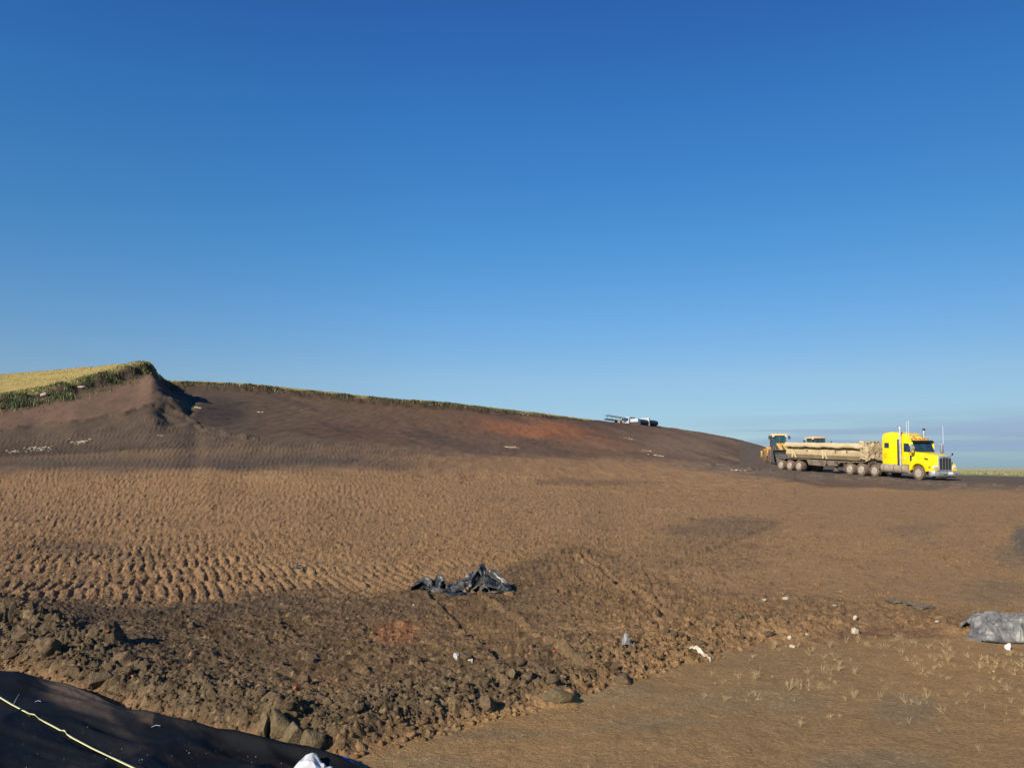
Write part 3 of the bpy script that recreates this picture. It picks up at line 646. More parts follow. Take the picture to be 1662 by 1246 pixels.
# hood with widening cowl
bm = nb()
loft(bm, [rring(-.46, .94, 1.0, 2.06, .14), rring(.1, .88, 1.0, 2.0, .16), rring(.7, .76, .95, 1.91, .17), rring(1.1, .66, .90, 1.83, .17), rring(1.30, .60, .86, 1.78, .15)])
hood = obj('hood', bm, M_yel, trk, True)
bm = nb(); prism(bm, [(.30, 1.60), (.38, 1.66), (.66, 1.60), (.70, 1.56), (.5, 1.55)], -.90, -.845, 'y'); obj('side_vent', bm, M_black, hood)
bm = nb(); box(bm, .05, .95, -.012, .012, 1.96, 2.0, rot=(0, R(8), 0)); obj('hood_seam', bm, M_chrome, hood)
for s in (-1, 1):
    arch = [(.70 * math.cos(R(a)), .52 + .68 * math.sin(R(a))) for a in range(8, 176, 12)]
    poly = [(-.84, .62), (-.86, 1.02), (-.66, 1.42), (-.30, 1.58), (.25, 1.56), (.75, 1.44), (1.12, 1.22), (1.30, 1.0), (1.34, .72), (.80, .66)] + arch
    a, b = sorted((s * .62, s * 1.16)); bm = nb(); prism(bm, poly, a, b, 'y', .045)
    fe = obj('fender', bm, M_yel, trk, True)
    a, b = sorted((s * .68, s * 1.08)); bm = nb(); box(bm, 1.16, 1.36, a, b, .86, 1.10, .05); obj('headlight', bm, M_lamp, trk, True)
    bm = nb(); box(bm, 1.02, 1.20, s * 1.165 - .02, s * 1.165 + .02, .92, 1.06, .01); obj('turn_signal', bm, M_orange, trk)
    bm = nb(); box(bm, -.52, -.28, s * .99 - .02, s * .99 + .02, 1.40, 1.56, .02); obj('side_lamp', bm, mat('dark_orange_lens', (190, 90, 20), .3), trk)
# grille with four dark panes between bright bars
bm = nb(); loft(bm, [rring(1.29, .60, .72, 1.80, .16), rring(1.38, .57, .74, 1.77, .16)]); gr = obj('grille', bm, M_chrome, trk, True)
bm = nb()
for k in range(4):
    y0 = -.52 + k * .265; box(bm, 1.375, 1.392, y0 + .012, y0 + .237, .80, 1.69 if k in (1, 2) else 1.64, .006)
    for j in range(9): box(bm, 1.39, 1.397, y0 + .02 + j * .024, y0 + .028 + j * .024, .82, 1.62)
obj('grille_mesh', bm, M_mesh, gr)
bm = nb(); prism(bm, [(1.02, -1.17), (1.20, -1.17), (1.46, -1.04), (1.54, -.80), (1.57, 0), (1.54, .80), (1.46, 1.04), (1.20, 1.17), (1.02, 1.17), (1.02, 1.10), (1.18, 1.09), (1.38, .98), (1.45, .78), (1.48, 0), (1.45, -.78), (1.38, -.98), (1.18, -1.09), (1.02, -1.10)], .36, .72, 'z', .012)
bp_ = obj('bumper', bm, M_chrome, trk, True)
bm = nb(); box(bm, 1.555, 1.575, .10, .50, .48, .66, .006); obj('licence_plate', bm, M_white, bp_)
bm = nb(); box(bm, 1.545, 1.578, -.38, -.02, .43, .50, .006); box(bm, 1.535, 1.562, -.70, -.66, .46, .52); box(bm, 1.535, 1.562, .72, .76, .46, .52); obj('bumper_slot', bm, M_black, bp_)
bm = nb(); box(bm, 1.0, 1.45, -.85, .85, .22, .37, .02); obj('skid_plate', bm, M_under, trk)
# windscreen in two panes, posts, visor
for s in (-1, 1):
    bm = nb(); y0, y1 = sorted((s * .02, s * .86))
    v = [(-.475, y0, 2.09), (-.475, y1, 2.09), (-.765, y1 * .97, 2.75), (-.765, y0, 2.75)]; off = Vector((.035, 0, .014))
    loft(bm, [[tuple(Vector(p) - off for p in [q])[0] for q in v] if False else [tuple(Vector(q) - off * .3) for q in v], [tuple(Vector(q) + off) for q in v]])
    obj('windscreen', bm, M_glass, trk)
bm = nb(); prism(bm, [(-.56, 2.80), (-.58, 2.77), (-.74, 2.87), (-.80, 2.93), (-.76, 2.94)], -.99, .99, 'y'); obj('sun_visor', bm, M_black, trk)
bm = nb(); tube(bm, [(-.40, .05, 2.09), (-.60, .5, 2.40)], .012, 6); tube(bm, [(-.40, -.6, 2.09), (-.58, -.15, 2.36)], .012, 6); obj('wiper', bm, M_black, trk)
# doors, windows, handles
for s in (-1, 1):
    bm = nb(); box(bm, -1.62, -.62, s * .985 - .014, s * .985 + .014, 1.10, 2.80, .03); dr = obj('door', bm, M_yel, trk, True)
    bm = nb(); prism(bm, [(-1.52, 2.06), (-.78, 2.02), (-.84, 2.30), (-1.02, 2.70), (-1.52, 2.72)], s * 1.004 - .008, s * 1.004 + .008, 'y'); obj('door_window', bm, M_glass, dr)
    bm = nb(); box(bm, -.92, -.72, s * 1.002 - .01, s * 1.002 + .01, 1.34, 1.82, .008); obj('peep_window', bm, M_glass, dr)
    bm = nb(); box(bm, -1.56, -1.44, s * 1.01 - .02, s * 1.01 + .02, 1.36, 1.60, .01); obj('handle', bm, M_chrome, dr)
    bm = nb(); tube(bm, [(-.98, s * 1.0, 1.86), (-.84, s * 1.02, 1.98), (-.70, s * 1.02, 1.88)], .022, 6); obj('mirror_bracket', bm, M_black, trk)
    bm = nb(); box(bm, -.36, -.20, s * 1.40 - .12, s * 1.40 + .12, 2.02, 2.62, .04); mi = obj('mirror', bm, M_chrome, trk, True)
    bm = nb(); box(bm, -.375, -.355, s * 1.40 - .10, s * 1.40 + .10, 2.06, 2.58, .008); obj('mirror_glass', bm, M_glass, mi)
    bm = nb(); tube(bm, [(-.62, s * .98, 2.66), (-.28, s * 1.50, 2.70)], .018, 6); tube(bm, [(-.62, s * .98, 2.02), (-.28, s * 1.42, 1.98)], .018, 6); tube(bm, [(-.28, s * 1.44, 1.98), (-.28, s * 1.44, 2.70)], .018, 6); obj('mirror_arm', bm, M_chrome, mi)
    # hood mirror
    bm = nb(); box(bm, 1.0, 1.06, s * 1.02 - .06, s * 1.02 + .06, 1.86, 2.02, .02); tube(bm, [(.95, s * .72, 1.7), (1.02, s * 1.0, 1.86)], .012, 6)
    if s > 0: obj('hood_mirror', bm, M_black, trk)
    else: bm.free()
    # exhaust stacks with heat shields
    bm = nb(); zt = 3.98 if s < 0 else 3.72
    tube(bm, [(-1.72, s * 1.13, .98), (-1.72, s * 1.13, zt - .25), (-1.735, s * 1.13, zt - .12), (-1.80, s * 1.13, zt - .03), (-1.90, s * 1.13, zt)] if s < 0 else [(-1.72, s * 1.13, .98), (-1.72, s * 1.13, zt)], .088, 16)
    ex = obj('exhaust_stack', bm, M_chrome, trk, True)
    bm = nb(); box(bm, -1.98, -1.78, s * 1.12 - .09, s * 1.12 + .09, 1.0, 3.0, .05); obj('heat_shield', bm, M_shield, ex, True)
    bm = nb(); tube(bm, [(-1.70, s * 1.13, 2.0), (-1.72, s * 1.14, 2.9)], .10, 16)
    obj('muffler', bm, M_chrome, ex, True)
    if s > 0:
        bm = nb(); tube(bm, [(-1.72, s * 1.13, 3.70), (-1.72, s * 1.13, 3.86)], .095, 14); obj('stack_cap', bm, M_black, ex, True)
    bm = nb(); tube(bm, [(-.95 if s < 0 else -1.3, s * .96, .74), (-1.0 if s < 0 else -1.3, s * .96, .74), (-2.0, s * .96, .74), (-3.62, s * .96, .74)], .34, 24); ft = obj('fuel_tank', bm, M_dusty, trk, True)
    bm = nb()
    for xx in (-1.45, -2.25, -3.3): tube(bm, [(xx, s * .96, .74), (xx - .06, s * .96, .74)], .35, 24)
    obj('tank_strap', bm, M_under, ft, True)
    bm = nb(); box(bm, -1.62, -.90, s * .98 - .16, s * .98 + .16, 1.03, 1.08, .01); box(bm, -1.4, -.85, s * 1.1 - .12, s * 1.1 + .12, .36, .42, .01); obj('step', bm, M_under, trk)
# roof lamps, horns, aerials
bm = nb(); box(bm, -1.05, -.98, -.80, .80, 3.0, 3.03); obj('lamp_bar', bm, M_chrome, trk)
for k in range(5):
    bm = nb(); box(bm, -1.10, -.92, -.78 + k * .375, -.66 + k * .375, 3.03, 3.10, .025); obj('marker_light', bm, M_orange, trk, True)
for yy in (-.42, .35):
    bm = nb(); tube(bm, [(-1.55, yy, 3.20), (-1.2, yy, 3.22), (-1.1, yy, 3.22)], .03, 8, .07); obj('air_horn', bm, M_chrome, trk, True)
for (xx, yy, z0, z1) in ((-1.45, -.75, 3.0, 4.35), (-1.30, -.70, 3.0, 4.45), (-.28, 1.52, 2.68, 4.05)):
    bm = nb(); tube(bm, [(xx, yy, z0), (xx, yy, z1)], .012, 6); obj('aerial', bm, M_white, trk)
# chassis, fifth wheel, fenders, axles
bm = nb()
for s in (-1, 1): box(bm, -8.0, 1.1, s * .43 - .05, s * .43 + .05, .80, 1.04)
for xx in (-.2, -3.9, -4.5, -5.2, -5.95, -7.3, -7.9): box(bm, xx - .06, xx + .06, -.42, .42, .82, 1.0)
obj('chassis', bm, M_under, trk)
bm = nb(); prism(bm, [(-7.05, 1.06), (-6.0, 1.06), (-6.1, 1.22), (-7.0, 1.20)], -.45, .45, 'y', .02); obj('fifth_wheel', bm, M_under, trk)
for xx in (0, -4.5, -5.95, -7.3):
    bm = nb(); tube(bm, [(xx, -.95, .52), (xx, .95, .52)], .09, 12); lathe_y(bm, [(.05, -.3), (.2, -.1), (.2, .1), (.05, .3)], xx, 0, .52, 16); obj('axle', bm, M_under, trk, True)
for s in (-1, 1):
    make_wheel(trk, 0, s * 1.0, .525, .30, side=s)
    make_wheel(trk, -4.5, s * 1.0, .50, .34, side=s)
    make_wheel(trk, -5.95, s * .92, .525, .58, side=s, rimr=.58)
    make_wheel(trk, -7.3, s * .92, .525, .58, side=s, rimr=.58)
    bm = nb()
    arcp = [(-4.5 + .62 * math.cos(R(a)), .50 + .62 * math.sin(R(a))) for a in range(15, 170, 12)]; arci = [(-4.5 + .58 * math.cos(R(a)), .50 + .58 * math.sin(R(a))) for a in range(15, 170, 12)]
    a, b = sorted((s * .75, s * 1.2)); prism(bm, arcp + arci[::-1], a, b, 'y'); obj('quarter_fender', bm, M_under, trk, True)
    a, b = sorted((s * .62, s * 1.2)); bm = nb(); box(bm, -5.12, -5.06, a, b, .45, 1.1); obj('mud_flap', bm, M_under, trk)
    a, b = sorted((s * .62, s * 1.2)); bm = nb(); box(bm, -8.0, -7.97, a, b, .25, 1.0); obj('mud_flap', bm, M_under, trk)
bm = nb(); box(bm, -4.15, -3.78, -1.0, 1.0, .62, 1.06, .03); obj('tool_box', bm, M_under, trk)

# ------------------------------------------------------------------ side-dump trailer
TO = -15.4
trp = Vector(TP) + Vector((HD[0], HD[1], 0)) * TO; trp.z = TP[2] - TO * TSL
tra = empty('side_dump_trailer', trp, (0, PT, -TH))
tag(tra, 'long dusty beige side-dump trailer coupled behind the yellow truck', 'trailer')
X = lambda v: v - TO
def wob(x, k, a): return a * math.sin(x * 2.1 + k) * math.cos(x * .9 + 1.7 * k)
# tub: open U of sheet steel; lofted along x, outer skin then inner skin
rings = []; n_st = 42; x0, x1 = -15.9, -5.5
for i in range(n_st + 1):
    x = x0 + (x1 - x0) * i / n_st; sg = .05 * abs(math.sin(x * 1.9)) + .04 * abs(math.sin(x * .7 + 1))
    out_ = [(1.05, 1.94 - sg * .6), (1.17, 1.86 - sg), (1.19, 1.56), (.92, 1.22), (.35, 1.14)]
    inn = [(.35, 1.20), (.88, 1.28), (1.12, 1.58), (1.02, 1.95)]
    up_o = [(1.02, 2.12)]; 
    prof = [(.90, 2.20), (.90, 2.02)] + out_ + [(-a, b) for a, b in out_[::-1]] + [(-.90, 2.02), (-.90, 2.20)] + [(-.86, 2.20), (-.86, 1.98)] + [(-a, b) for a, b in inn[1:3][::-1]] + [(-.35, 1.20), (.35, 1.20)] + inn[1:3] + [(.86, 1.98), (.86, 2.20)]
    rings.append([(X(x), a, b) for a, b in prof])
bm = nb(); loft(bm, rings); tub = obj('tub', bm, M_tubl, tra, True, 25)
for s in (-1, 1):
    rings = []
    for i in range(n_st + 1):
        x = x0 - .05 + (x1 - .1 - x0 + .05) * i / n_st
        lz = 2.20 + .03 * math.sin(x * 2.3) + .02 * math.sin(x * 5.1 + s) - .05 * (i < 3)
        tz = 2.62 + .02 * math.sin(x * 1.1)
        pr = [(.86, lz + .05), (1.20, lz), (1.28, lz + .08), (1.30, tz - .20), (1.26, tz - .08), (1.20, tz), (1.06, tz - .02), (1.0, tz - .1)]
        rings.append([(X(x), s * a, b) for a, b in pr])
    bm = nb(); loft(bm, rings); obj('top_board', bm, M_tub, tub, True, 30)
for xe, m_ in ((-15.92, M_tub), (-5.48, M_tub)):
    bm = nb(); prism(bm, [(-1.05, 2.55), (-1.10, 1.9), (-1.12, 1.56), (-.88, 1.24), (.88, 1.24), (1.12, 1.56), (1.10, 1.9), (1.05, 2.55)], X(xe) - .03, X(xe) + .03, 'x', .01); obj('end_plate', bm, m_, tub)
# load of soil just showing over the boards
gx, gy = np.meshgrid(np.linspace(-15.8, -5.7, 70), np.linspace(-1.0, 1.0, 16), indexing='ij')
gz = 2.36 + .14 * np.cos(gy * 1.5) + .08 * fbm(gx * 1.5, gy * 1.5, 5, 4) - 0.25 * ss(.8, 1.0, np.abs(gy))
ii = np.arange(gx.size).reshape(gx.shape); ff = np.stack([ii[:-1, :-1], ii[1:, :-1], ii[1:, 1:], ii[:-1, 1:]], -1).reshape(-1, 4)
mesh_np('soil_load', np.stack([gx.ravel() - TO, gy.ravel(), gz.ravel()], -1), ff, M_soil, np.tile(lin(110, 92, 74) * .9, (gx.size, 1)), True, tub)
# braces along the side
for s in (-1, 1):
    for xx in (-14.9, -10.6):
        bm = nb(); box(bm, X(xx) - .07, X(xx) + .07, s * 1.20 - .05, s * 1.20 + .05, 1.25, 2.02, .015); prism(bm, [(X(xx) + .05, 1.9), (X(xx) + .13, 1.9), (X(xx) + .62, 1.24), (X(xx) + .46, 1.24)], s * 1.22 - .03, s * 1.22 + .03, 'y'); obj('side_brace', bm, M_tub, tra)
    for xx in (-12.8, -9.0, -7.6):
        bm = nb(); box(bm, X(xx) - .05, X(xx) + .05, s * 1.19 - .03, s * 1.19 + .03, 1.82, 2.0, .01); obj('bracket', bm, M_frame, tra)
# crumpled tarpaulin bunched at the front end: a folded sheet wrapping the nose of the tub
def crumple(nu, nv, fn, amp, fr, seed, mtl, name, parent=None, thick=0.0):
    U, V_ = np.meshgrid(np.linspace(0, 1, nu), np.linspace(0, 1, nv), indexing='ij'); u, v = U.ravel(), V_.ravel()
    P = fn(u, v)
    a = 1 - 2 * np.abs(fbm(u * fr[0], v * fr[1], seed, 3)); b = 1 - 2 * np.abs(fbm(u * fr[0] + 9, v * fr[1] + 4, seed + 7, 3)); c = 1 - 2 * np.abs(fbm(u * fr[0] + 3, v * fr[1] + 8, seed + 13, 3))
    P = P + np.stack([a, b, c], -1) * np.array(amp)[None, :]
    ii = np.arange(nu * nv).reshape(nu, nv); ff = np.stack([ii[:-1, :-1], ii[1:, :-1], ii[1:, 1:], ii[:-1, 1:]], -1).reshape(-1, 4)
    o = mesh_np(name, P, ff, mtl, None, False, parent)
    md = o.modifiers.new('s', 'SOLIDIFY'); md.thickness = thick or 0.006
    return o
def wrapfn(u, v):
    # u: around from near side over front to far side, v: bottom to top
    t = u * 2 - 1; y = -1.30 * np.clip(-t * 1.9, -1, 1) if False else 1.28 * np.clip(t * 2.0, -1, 1)
    x = np.where(np.abs(t) > .5, -5.35 - (np.abs(t) - .5) * 1.5, -5.35)
    z = 1.25 + v * 1.42 + .10 * np.sin(u * 19)
    return np.stack([x - TO, y * (1 - .12 * (1 - v)), z], -1)
crumple(60, 22, wrapfn, (.13, .10, .10), (9, 3.0), 41, M_tarp, 'tarpaulin', tra)
def topfn(u, v):
    return np.stack([-5.3 - v * .85 - TO, (u * 2 - 1) * 1.28, 2.62 + .10 * np.cos((u - .5) * 3) + .04 * v], -1)
crumple(34, 20, topfn, (.08, .08, .12), (7, 4.0), 47, M_tarp, 'tarpaulin', tra)
# frame: main beams, drop section, decks over the axles
bm = nb()
for s in (-1, 1):
    a, b = sorted((s * .42, s * .56)); prism(bm, [(X(-16.9), 1.12), (X(-16.9), .92), (X(-13.3), .90), (X(-12.9), .62), (X(-9.4), .62), (X(-9.0), .82), (X(-5.6), .98), (X(-5.6), 1.12)], a, b, 'y')
for xx in np.arange(-16.6, -5.6, .9): box(bm, X(xx) - .05, X(xx) + .05, -.45, .45, .92, 1.08)
obj('frame', bm, M_frame, tra)
for s in (-1, 1):
    a, b = sorted((s * .56, s * 1.24))
    bm = nb(); box(bm, X(-17.1), X(-12.9), a, b, 1.09, 1.15, .01); obj('fender_deck', bm, M_frame, tra)
    bm = nb(); prism(bm, [(X(-9.0), 1.10), (X(-9.0), 1.04), (X(-8.4), .98), (X(-5.4), 1.10), (X(-5.4), 1.16)], a, b, 'y'); obj('front_deck', bm, M_frame, tra)
    bm = nb(); prism(bm, [(X(-13.0), 1.12), (X(-12.6), .62), (X(-10.4), .60), (X(-10.2), 1.12)], s * 1.12 - .03, s * 1.12 + .03, 'y', .01); obj('side_panel', bm, M_frame, tra)
    bm = nb(); box(bm, X(-10.15), X(-8.9), s * 1.08 - .03, s * 1.08 + .03, .66, 1.12, .01); obj('side_panel', bm, M_frame, tra)
    bm = nb(); box(bm, X(-9.55), X(-9.37), s * .80 - .08, s * .80 + .08, .26, 1.1, .01); box(bm, X(-9.62), X(-9.30), s * .80 - .16, s * .80 + .16, .20, .27, .01); prism(bm, [(X(-9.4), .45), (X(-9.3), .45), (X(-8.8), .95), (X(-8.9), .95)], s * .80 - .03, s * .80 + .03, 'y'); obj('landing_leg', bm, M_frame, tra)
    a, b = sorted((s * .6, s * 1.22)); bm = nb(); box(bm, X(-17.22), X(-17.18), a, b, .22, 1.1); obj('mud_flap', bm, M_under, tra)
    for xx in (-14.05, -15.4, -16.75): make_wheel(tra, X(xx), s * .92, .50, .56, side=s, rimr=.58, rim_m=M_rim)
bm = nb(); box(bm, X(-17.2), X(-17.0), -1.2, 1.2, .80, 1.0, .02); obj('rear_bumper', bm, M_frame, tra)
for xx in (-14.05, -15.4, -16.75):
    bm = nb(); tube(bm, [(X(xx), -.9, .50), (X(xx), .9, .50)], .08, 12); obj('axle', bm, M_under, tra, True)

# ------------------------------------------------------------------ wheel loader; x forward
def make_loader(loc, rz, label):
    L = empty('wheel_loader', loc, (0, 0, rz)); tag(L, label, 'wheel loader', 'yellow wheel loaders working behind the trailer')
    bm = nb(); prism(bm, [(-3.3, .95), (-3.45, 1.3), (-3.3, 2.0), (-1.0, 2.15), (-.7, 2.15), (-.7, 1.0)], -.62, .62, 'y', .06); eh = obj('engine_hood', bm, M_ldy, L, True)
    bm = nb()
    for k in range(6): box(bm, -2.9 + k * .28, -2.75 + k * .28, -.635, .635, 1.3, 1.8)
    obj('hood_vent', bm, M_black, eh)
    bm = nb(); prism(bm, [(-3.8, .75), (-3.9, 1.15), (-3.75, 1.55), (-3.2, 1.55), (-2.9, .9), (-3.0, .7)], -1.3, 1.3, 'y', .06); obj('counterweight', bm, M_ldy, L, True)
    bm = nb(); box(bm, -2.9, .3, -.5, .5, .75, 1.3, .03); box(bm, .3, 2.1, -.42, .42, .7, 1.35, .03); obj('chassis', bm, M_ldk, L)
    bm = nb(); prism(bm, [(.75, 1.0), (.9, 1.9), (1.5, 2.3), (1.9, 2.2), (2.2, 1.0)], -.55, .55, 'y', .03); obj('front_frame', bm, M_ldy, L, True)
    # cab
    bm = nb(); box(bm, -.85, .65, -.76, .76, 1.45, 2.05, .04); cb = obj('cab', bm, M_blue, L, True)
    bm = nb()
    for (px_, py_) in ((-.80, -.70), (-.80, .70), (.58, -.70), (.58, .70), (-.15, -.72), (-.15, .72)): box(bm, px_ - .045, px_ + .045, py_ - .04, py_ + .04, 2.0, 3.15)
    box(bm, .55, .62, -.04, .04, 2.0, 3.1); obj('cab_post', bm, M_ldk, cb)
    for (a_) in ((-.76, -.19, -.735, -.715), (-.11, .54, -.735, -.715), (-.76, -.19, .715, .735), (-.11, .54, .715, .735), (.575, .595, -.66, -.05), (.575, .595, .05, .66), (-.835, -.815, -.66, .66)):
        bm = nb(); box(bm, a_[0], a_[1], a_[2], a_[3], 2.03, 3.12); obj('window', bm, M_teal, cb)
    bm = nb(); box(bm, -.98, .80, -.86, .86, 3.14, 3.34, .06); obj('roof', bm, M_ldr, cb, True)
    bm = nb(); tube(bm, [(-.3, 0, 3.34), (-.3, 0, 3.50)], .07, 10); obj('beacon', bm, M_orange, cb)
    for s in (-1, 1):
        bm = nb(); box(bm, .66, .76, s * 1.08 - .12, s * 1.08 + .12, 2.75, 3.1, .02); tube(bm, [(.6, s * .75, 3.1), (.7, s * 1.05, 3.1)], .02, 6); obj('mirror', bm, M_blue, L)
        bm = nb(); box(bm, .80, .92, s * .7 - .12, s * .7 + .12, 3.0, 3.14, .02); obj('work_light', bm, M_lamp, L)
        for xx in (-1.65, 1.65):
            make_wheel(L, xx, s * 1.08, .80, .60, side=s, lugs=True, rim_m=M_under, rimr=.5)
            r_ = .93
            if xx > 0: continue
            arc = [(xx + r_ * math.cos(R(a)), .8 + r_ * math.sin(R(a))) for a in range(50, 120, 13)]; arc2 = [(xx + (r_ - .06) * math.cos(R(a)), .8 + (r_ - .06) * math.sin(R(a))) for a in range(50, 120, 13)]
            a, b = sorted((s * .62, s * 1.36)); bm = nb(); prism(bm, arc + arc2[::-1], a, b, 'y'); obj('fender', bm, M_ldy, L, True)
        bm = nb(); prism(bm, [(-1.1, 1.2), (-1.0, 1.9), (-.4, 1.9), (.3, .9), (-.6, .8)], s * .95 - .28, s * .95 + .28, 'y', .03); obj('side_step', bm, M_ldy, L)
        bm = nb(); prism(bm, [(1.3, 1.9), (1.5, 2.25), (2.6, 1.7), (3.5, .75), (3.4, .45), (3.1, .5), (2.4, 1.3)], s * .58 - .07, s * .58 + .07, 'y', .02); obj('lift_arm', bm, M_ldk, L)
        bm = nb(); tube(bm, [(1.2, s * .42, 1.0), (2.6, s * .50, 1.35)], .07, 10); obj('lift_cylinder', bm, M_chrome, L)
    bm = nb(); tube(bm, [(-2.0, .3, 2.1), (-2.0, .3, 2.75), (-2.08, .3, 2.85)], .06, 10); obj('exhaust', bm, M_black, L)
    bm = nb(); tube(bm, [(1.7, 0, 2.1), (3.2, 0, 1.35)], .08, 10); obj('tilt_cylinder', bm, M_ldk, L)
    # bucket: curved open shell with side plates
    pr = [(4.55, .06), (3.7, .04), (3.4, .22), (3.22, .62), (3.25, 1.05), (3.5, 1.42), (3.75, 1.5)]
    pi_ = [(x_ + .05, z_ + .05) for x_, z_ in pr[::-1]]
    bm = nb(); prism(bm, pr + [(3.75, 1.44)] + [(3.52, 1.36), (3.32, 1.03), (3.29, .64), (3.46, .28), (3.72, .11), (4.55, .10)], -1.45, 1.45, 'y')
    for s in (-1, 1): prism(bm, pr, s * 1.45 - .03, s * 1.45 + .03, 'y')
    obj('bucket', bm, M_ldk, L)
    return L
p = locate(1257, 752.5)
def at_uY(px, Y): 
    x = (px - CXP) / F_PX * Y * 1.0; return Vector((x, Y, float(sampleZ(x, Y)[0])))
p = at_uY(1262, 88); LD1 = make_loader(p, R(-97), 'yellow wheel loader standing left of the trailer tail, bucket lowered')
LD2 = copy_tree(LD1); p = at_uY(1322, 93); LD2.location = (p.x, p.y, p.z); LD2.rotation_euler = (0, 0, R(196))
LD2['label'] = 'wheel loader mostly hidden behind the trailer, only cab roof and hood showing'

# ------------------------------------------------------------------ vehicles on the crest
def at_crest(px, Y, dz=0.0):
    x = (px - CXP) / F_PX * Y; return Vector((x, Y, float(sampleZ(x, Y)[0]) + dz))
p = at_crest(1022, 178, -.9)
wt = empty('white_truck', p, (0, R(0), R(180 + 52))); tag(wt, 'small white cab-over truck far off on the hill crest', 'truck')
wt.rotation_euler = (0, 0, R(180 + 50)); 
M_whd = mat('dull_white_paint', (176, 178, 180), 0.5)
bm = nb(); prism(bm, [(2.2, .9), (2.25, 1.8), (2.0, 2.7), (.7, 2.75), (.7, .9)], -1.15, 1.15, 'y', .05); wc = obj('cab', bm, M_whd, wt, True)
bm = nb(); prism(bm, [(2.27, 1.75), (2.30, 1.78), (2.10, 2.45), (2.06, 2.42)], -1.0, 1.0, 'y'); obj('windscreen', bm, M_glass, wc)
for s in (-1, 1):
    bm = nb(); box(bm, 1.0, 1.9, s * 1.16 - .02, s * 1.16 + .02, 1.75, 2.4, .01); obj('window', bm, M_glass, wc)
    for xx in (1.4, -1.6, -2.7): make_wheel(wt, xx, s * .98, .5, .35, side=s, n=20)
bm = nb(); box(bm, -.5, .55, -1.1, 1.1, 1.0, 2.8, .08); obj('sleeper', bm, M_whd, wt, True)
bm = nb(); box(bm, -3.4, 2.0, -.45, .45, .7, .98); obj('chassis', bm, M_under, wt)
bm = nb(); tube(bm, [(-1.0, -.9, .9), (-1.0, -.9, 3.1)], .08, 8); box(bm, -1.3, -.75, -.8, .8, 1.0, 2.7, .03); obj('stack', bm, M_blue, wt)
p = at_crest(1047, 176, -1.0)
ht = empty('hopper_trailer', p, (0, 0, R(180 + 50))); tag(ht, 'dark round-bodied trailer behind the white truck on the hill crest', 'trailer')
for (a0, a1) in ((-4.6, -.4), (.1, 4.0)):
    rg = [[(xx, 1.15 * math.cos(R(a)), 1.75 + .75 * math.sin(R(a))) for a in range(0, 360, 20)] for xx in (a0, a0 + .25, a1 - .25, a1)]
    bm = nb(); loft(bm, rg); obj('tank', bm, M_blue, ht, True)
bm = nb(); prism(bm, [(4.0, 1.0), (5.2, 1.7), (5.2, 2.5), (4.0, 2.4)], -1.1, 1.1, 'y', .05); obj('nose_cone', bm, M_whd, ht)
bm = nb(); box(bm, -.35, .05, -1.2, 1.2, .9, 2.9); obj('ladder_rack', bm, M_whd, ht); bm = nb(); box(bm, -4.8, 4.2, -.5, .5, .75, 1.05); obj('frame', bm, M_under, ht)
for s in (-1, 1):
    for xx in (-3.9, -2.7, 2.9): make_wheel(ht, xx, s * .95, .5, .4, side=s, n=20)
p = at_crest(998, 160, -.35)
bf = empty('flatbed_trailer', p, (0, 0, R(8))); tag(bf, 'long empty dark flatbed frame left of the white truck on the crest', 'trailer')
bm = nb(); tube(bm, [(-1.9, -.9, 1.75), (2.2, -.9, 1.15)], .07, 8); tube(bm, [(-1.9, .9, 1.75), (2.2, .9, 1.15)], .07, 8); obj('top_rail', bm, M_ldk, bf)
bm = nb(); box(bm, -2.1, 2.3, -1.0, 1.0, .62, .80, rot=(0, R(7), 0)); obj('deck', bm, M_ldk, bf)
for xx in (-1.8, -.9, 0, .9, 1.8):
    bm = nb(); tube(bm, [(xx, -.9, .6 - .12 * xx), (xx, -.9, 1.45 - .15 * xx)], .04, 6); obj('stake', bm, M_ldk, bf)
for s in (-1, 1):
    for xx in (.6, 1.5): make_wheel(bf, xx, s * .9, .36, .3, side=s, n=18)

for o_ in (wt, ht): o_.scale = (.92, .92, .92)
# ------------------------------------------------------------------ clods, crumbs and stones
def lump_mesh(sub, seed, amp=0.28, sq=0.75):
    t = nb(); bmesh.ops.create_icosphere(t, subdivisions=sub, radius=1.0); V = np.array([v.co[:] for v in t.verts]); Fc = np.array([[v.index for v in f.verts] for f in t.faces]); t.free()
    r = 1 + amp * fbm(V[:, 0] * 1.3 + seed * 3.7, V[:, 1] * 1.3 + V[:, 2] * 1.7, seed, 3) + amp * .5 * vn(V[:, 0] * 3 + seed, V[:, 2] * 3 + V[:, 1], seed + 3)
    V = V * r[:, None]
    # a few planar breaks
    g = np.random.default_rng(seed)
    for k in range(10):
        n_ = g.normal(size=3); n_ /= np.linalg.norm(n_); d = V @ n_; c = .52 + .25 * g.random(); V = V - np.where(d > c, (d - c) * .9, 0)[:, None] * n_
    V[:, 2] *= sq; return V, Fc
LM = [lump_mesh(2, s, .5, .85) for s in range(1, 9)]; LS = [lump_mesh(1, 20 + s, .4) for s in range(8)]; LQ = [lump_mesh(1, 40 + s, .5, .9) for s in range(8)]
def rotm(g):
    a = g.random() * 6.28; b = g.normal() * .4; e = Euler((b, g.normal() * .4, a)).to_matrix(); return np.array(e)
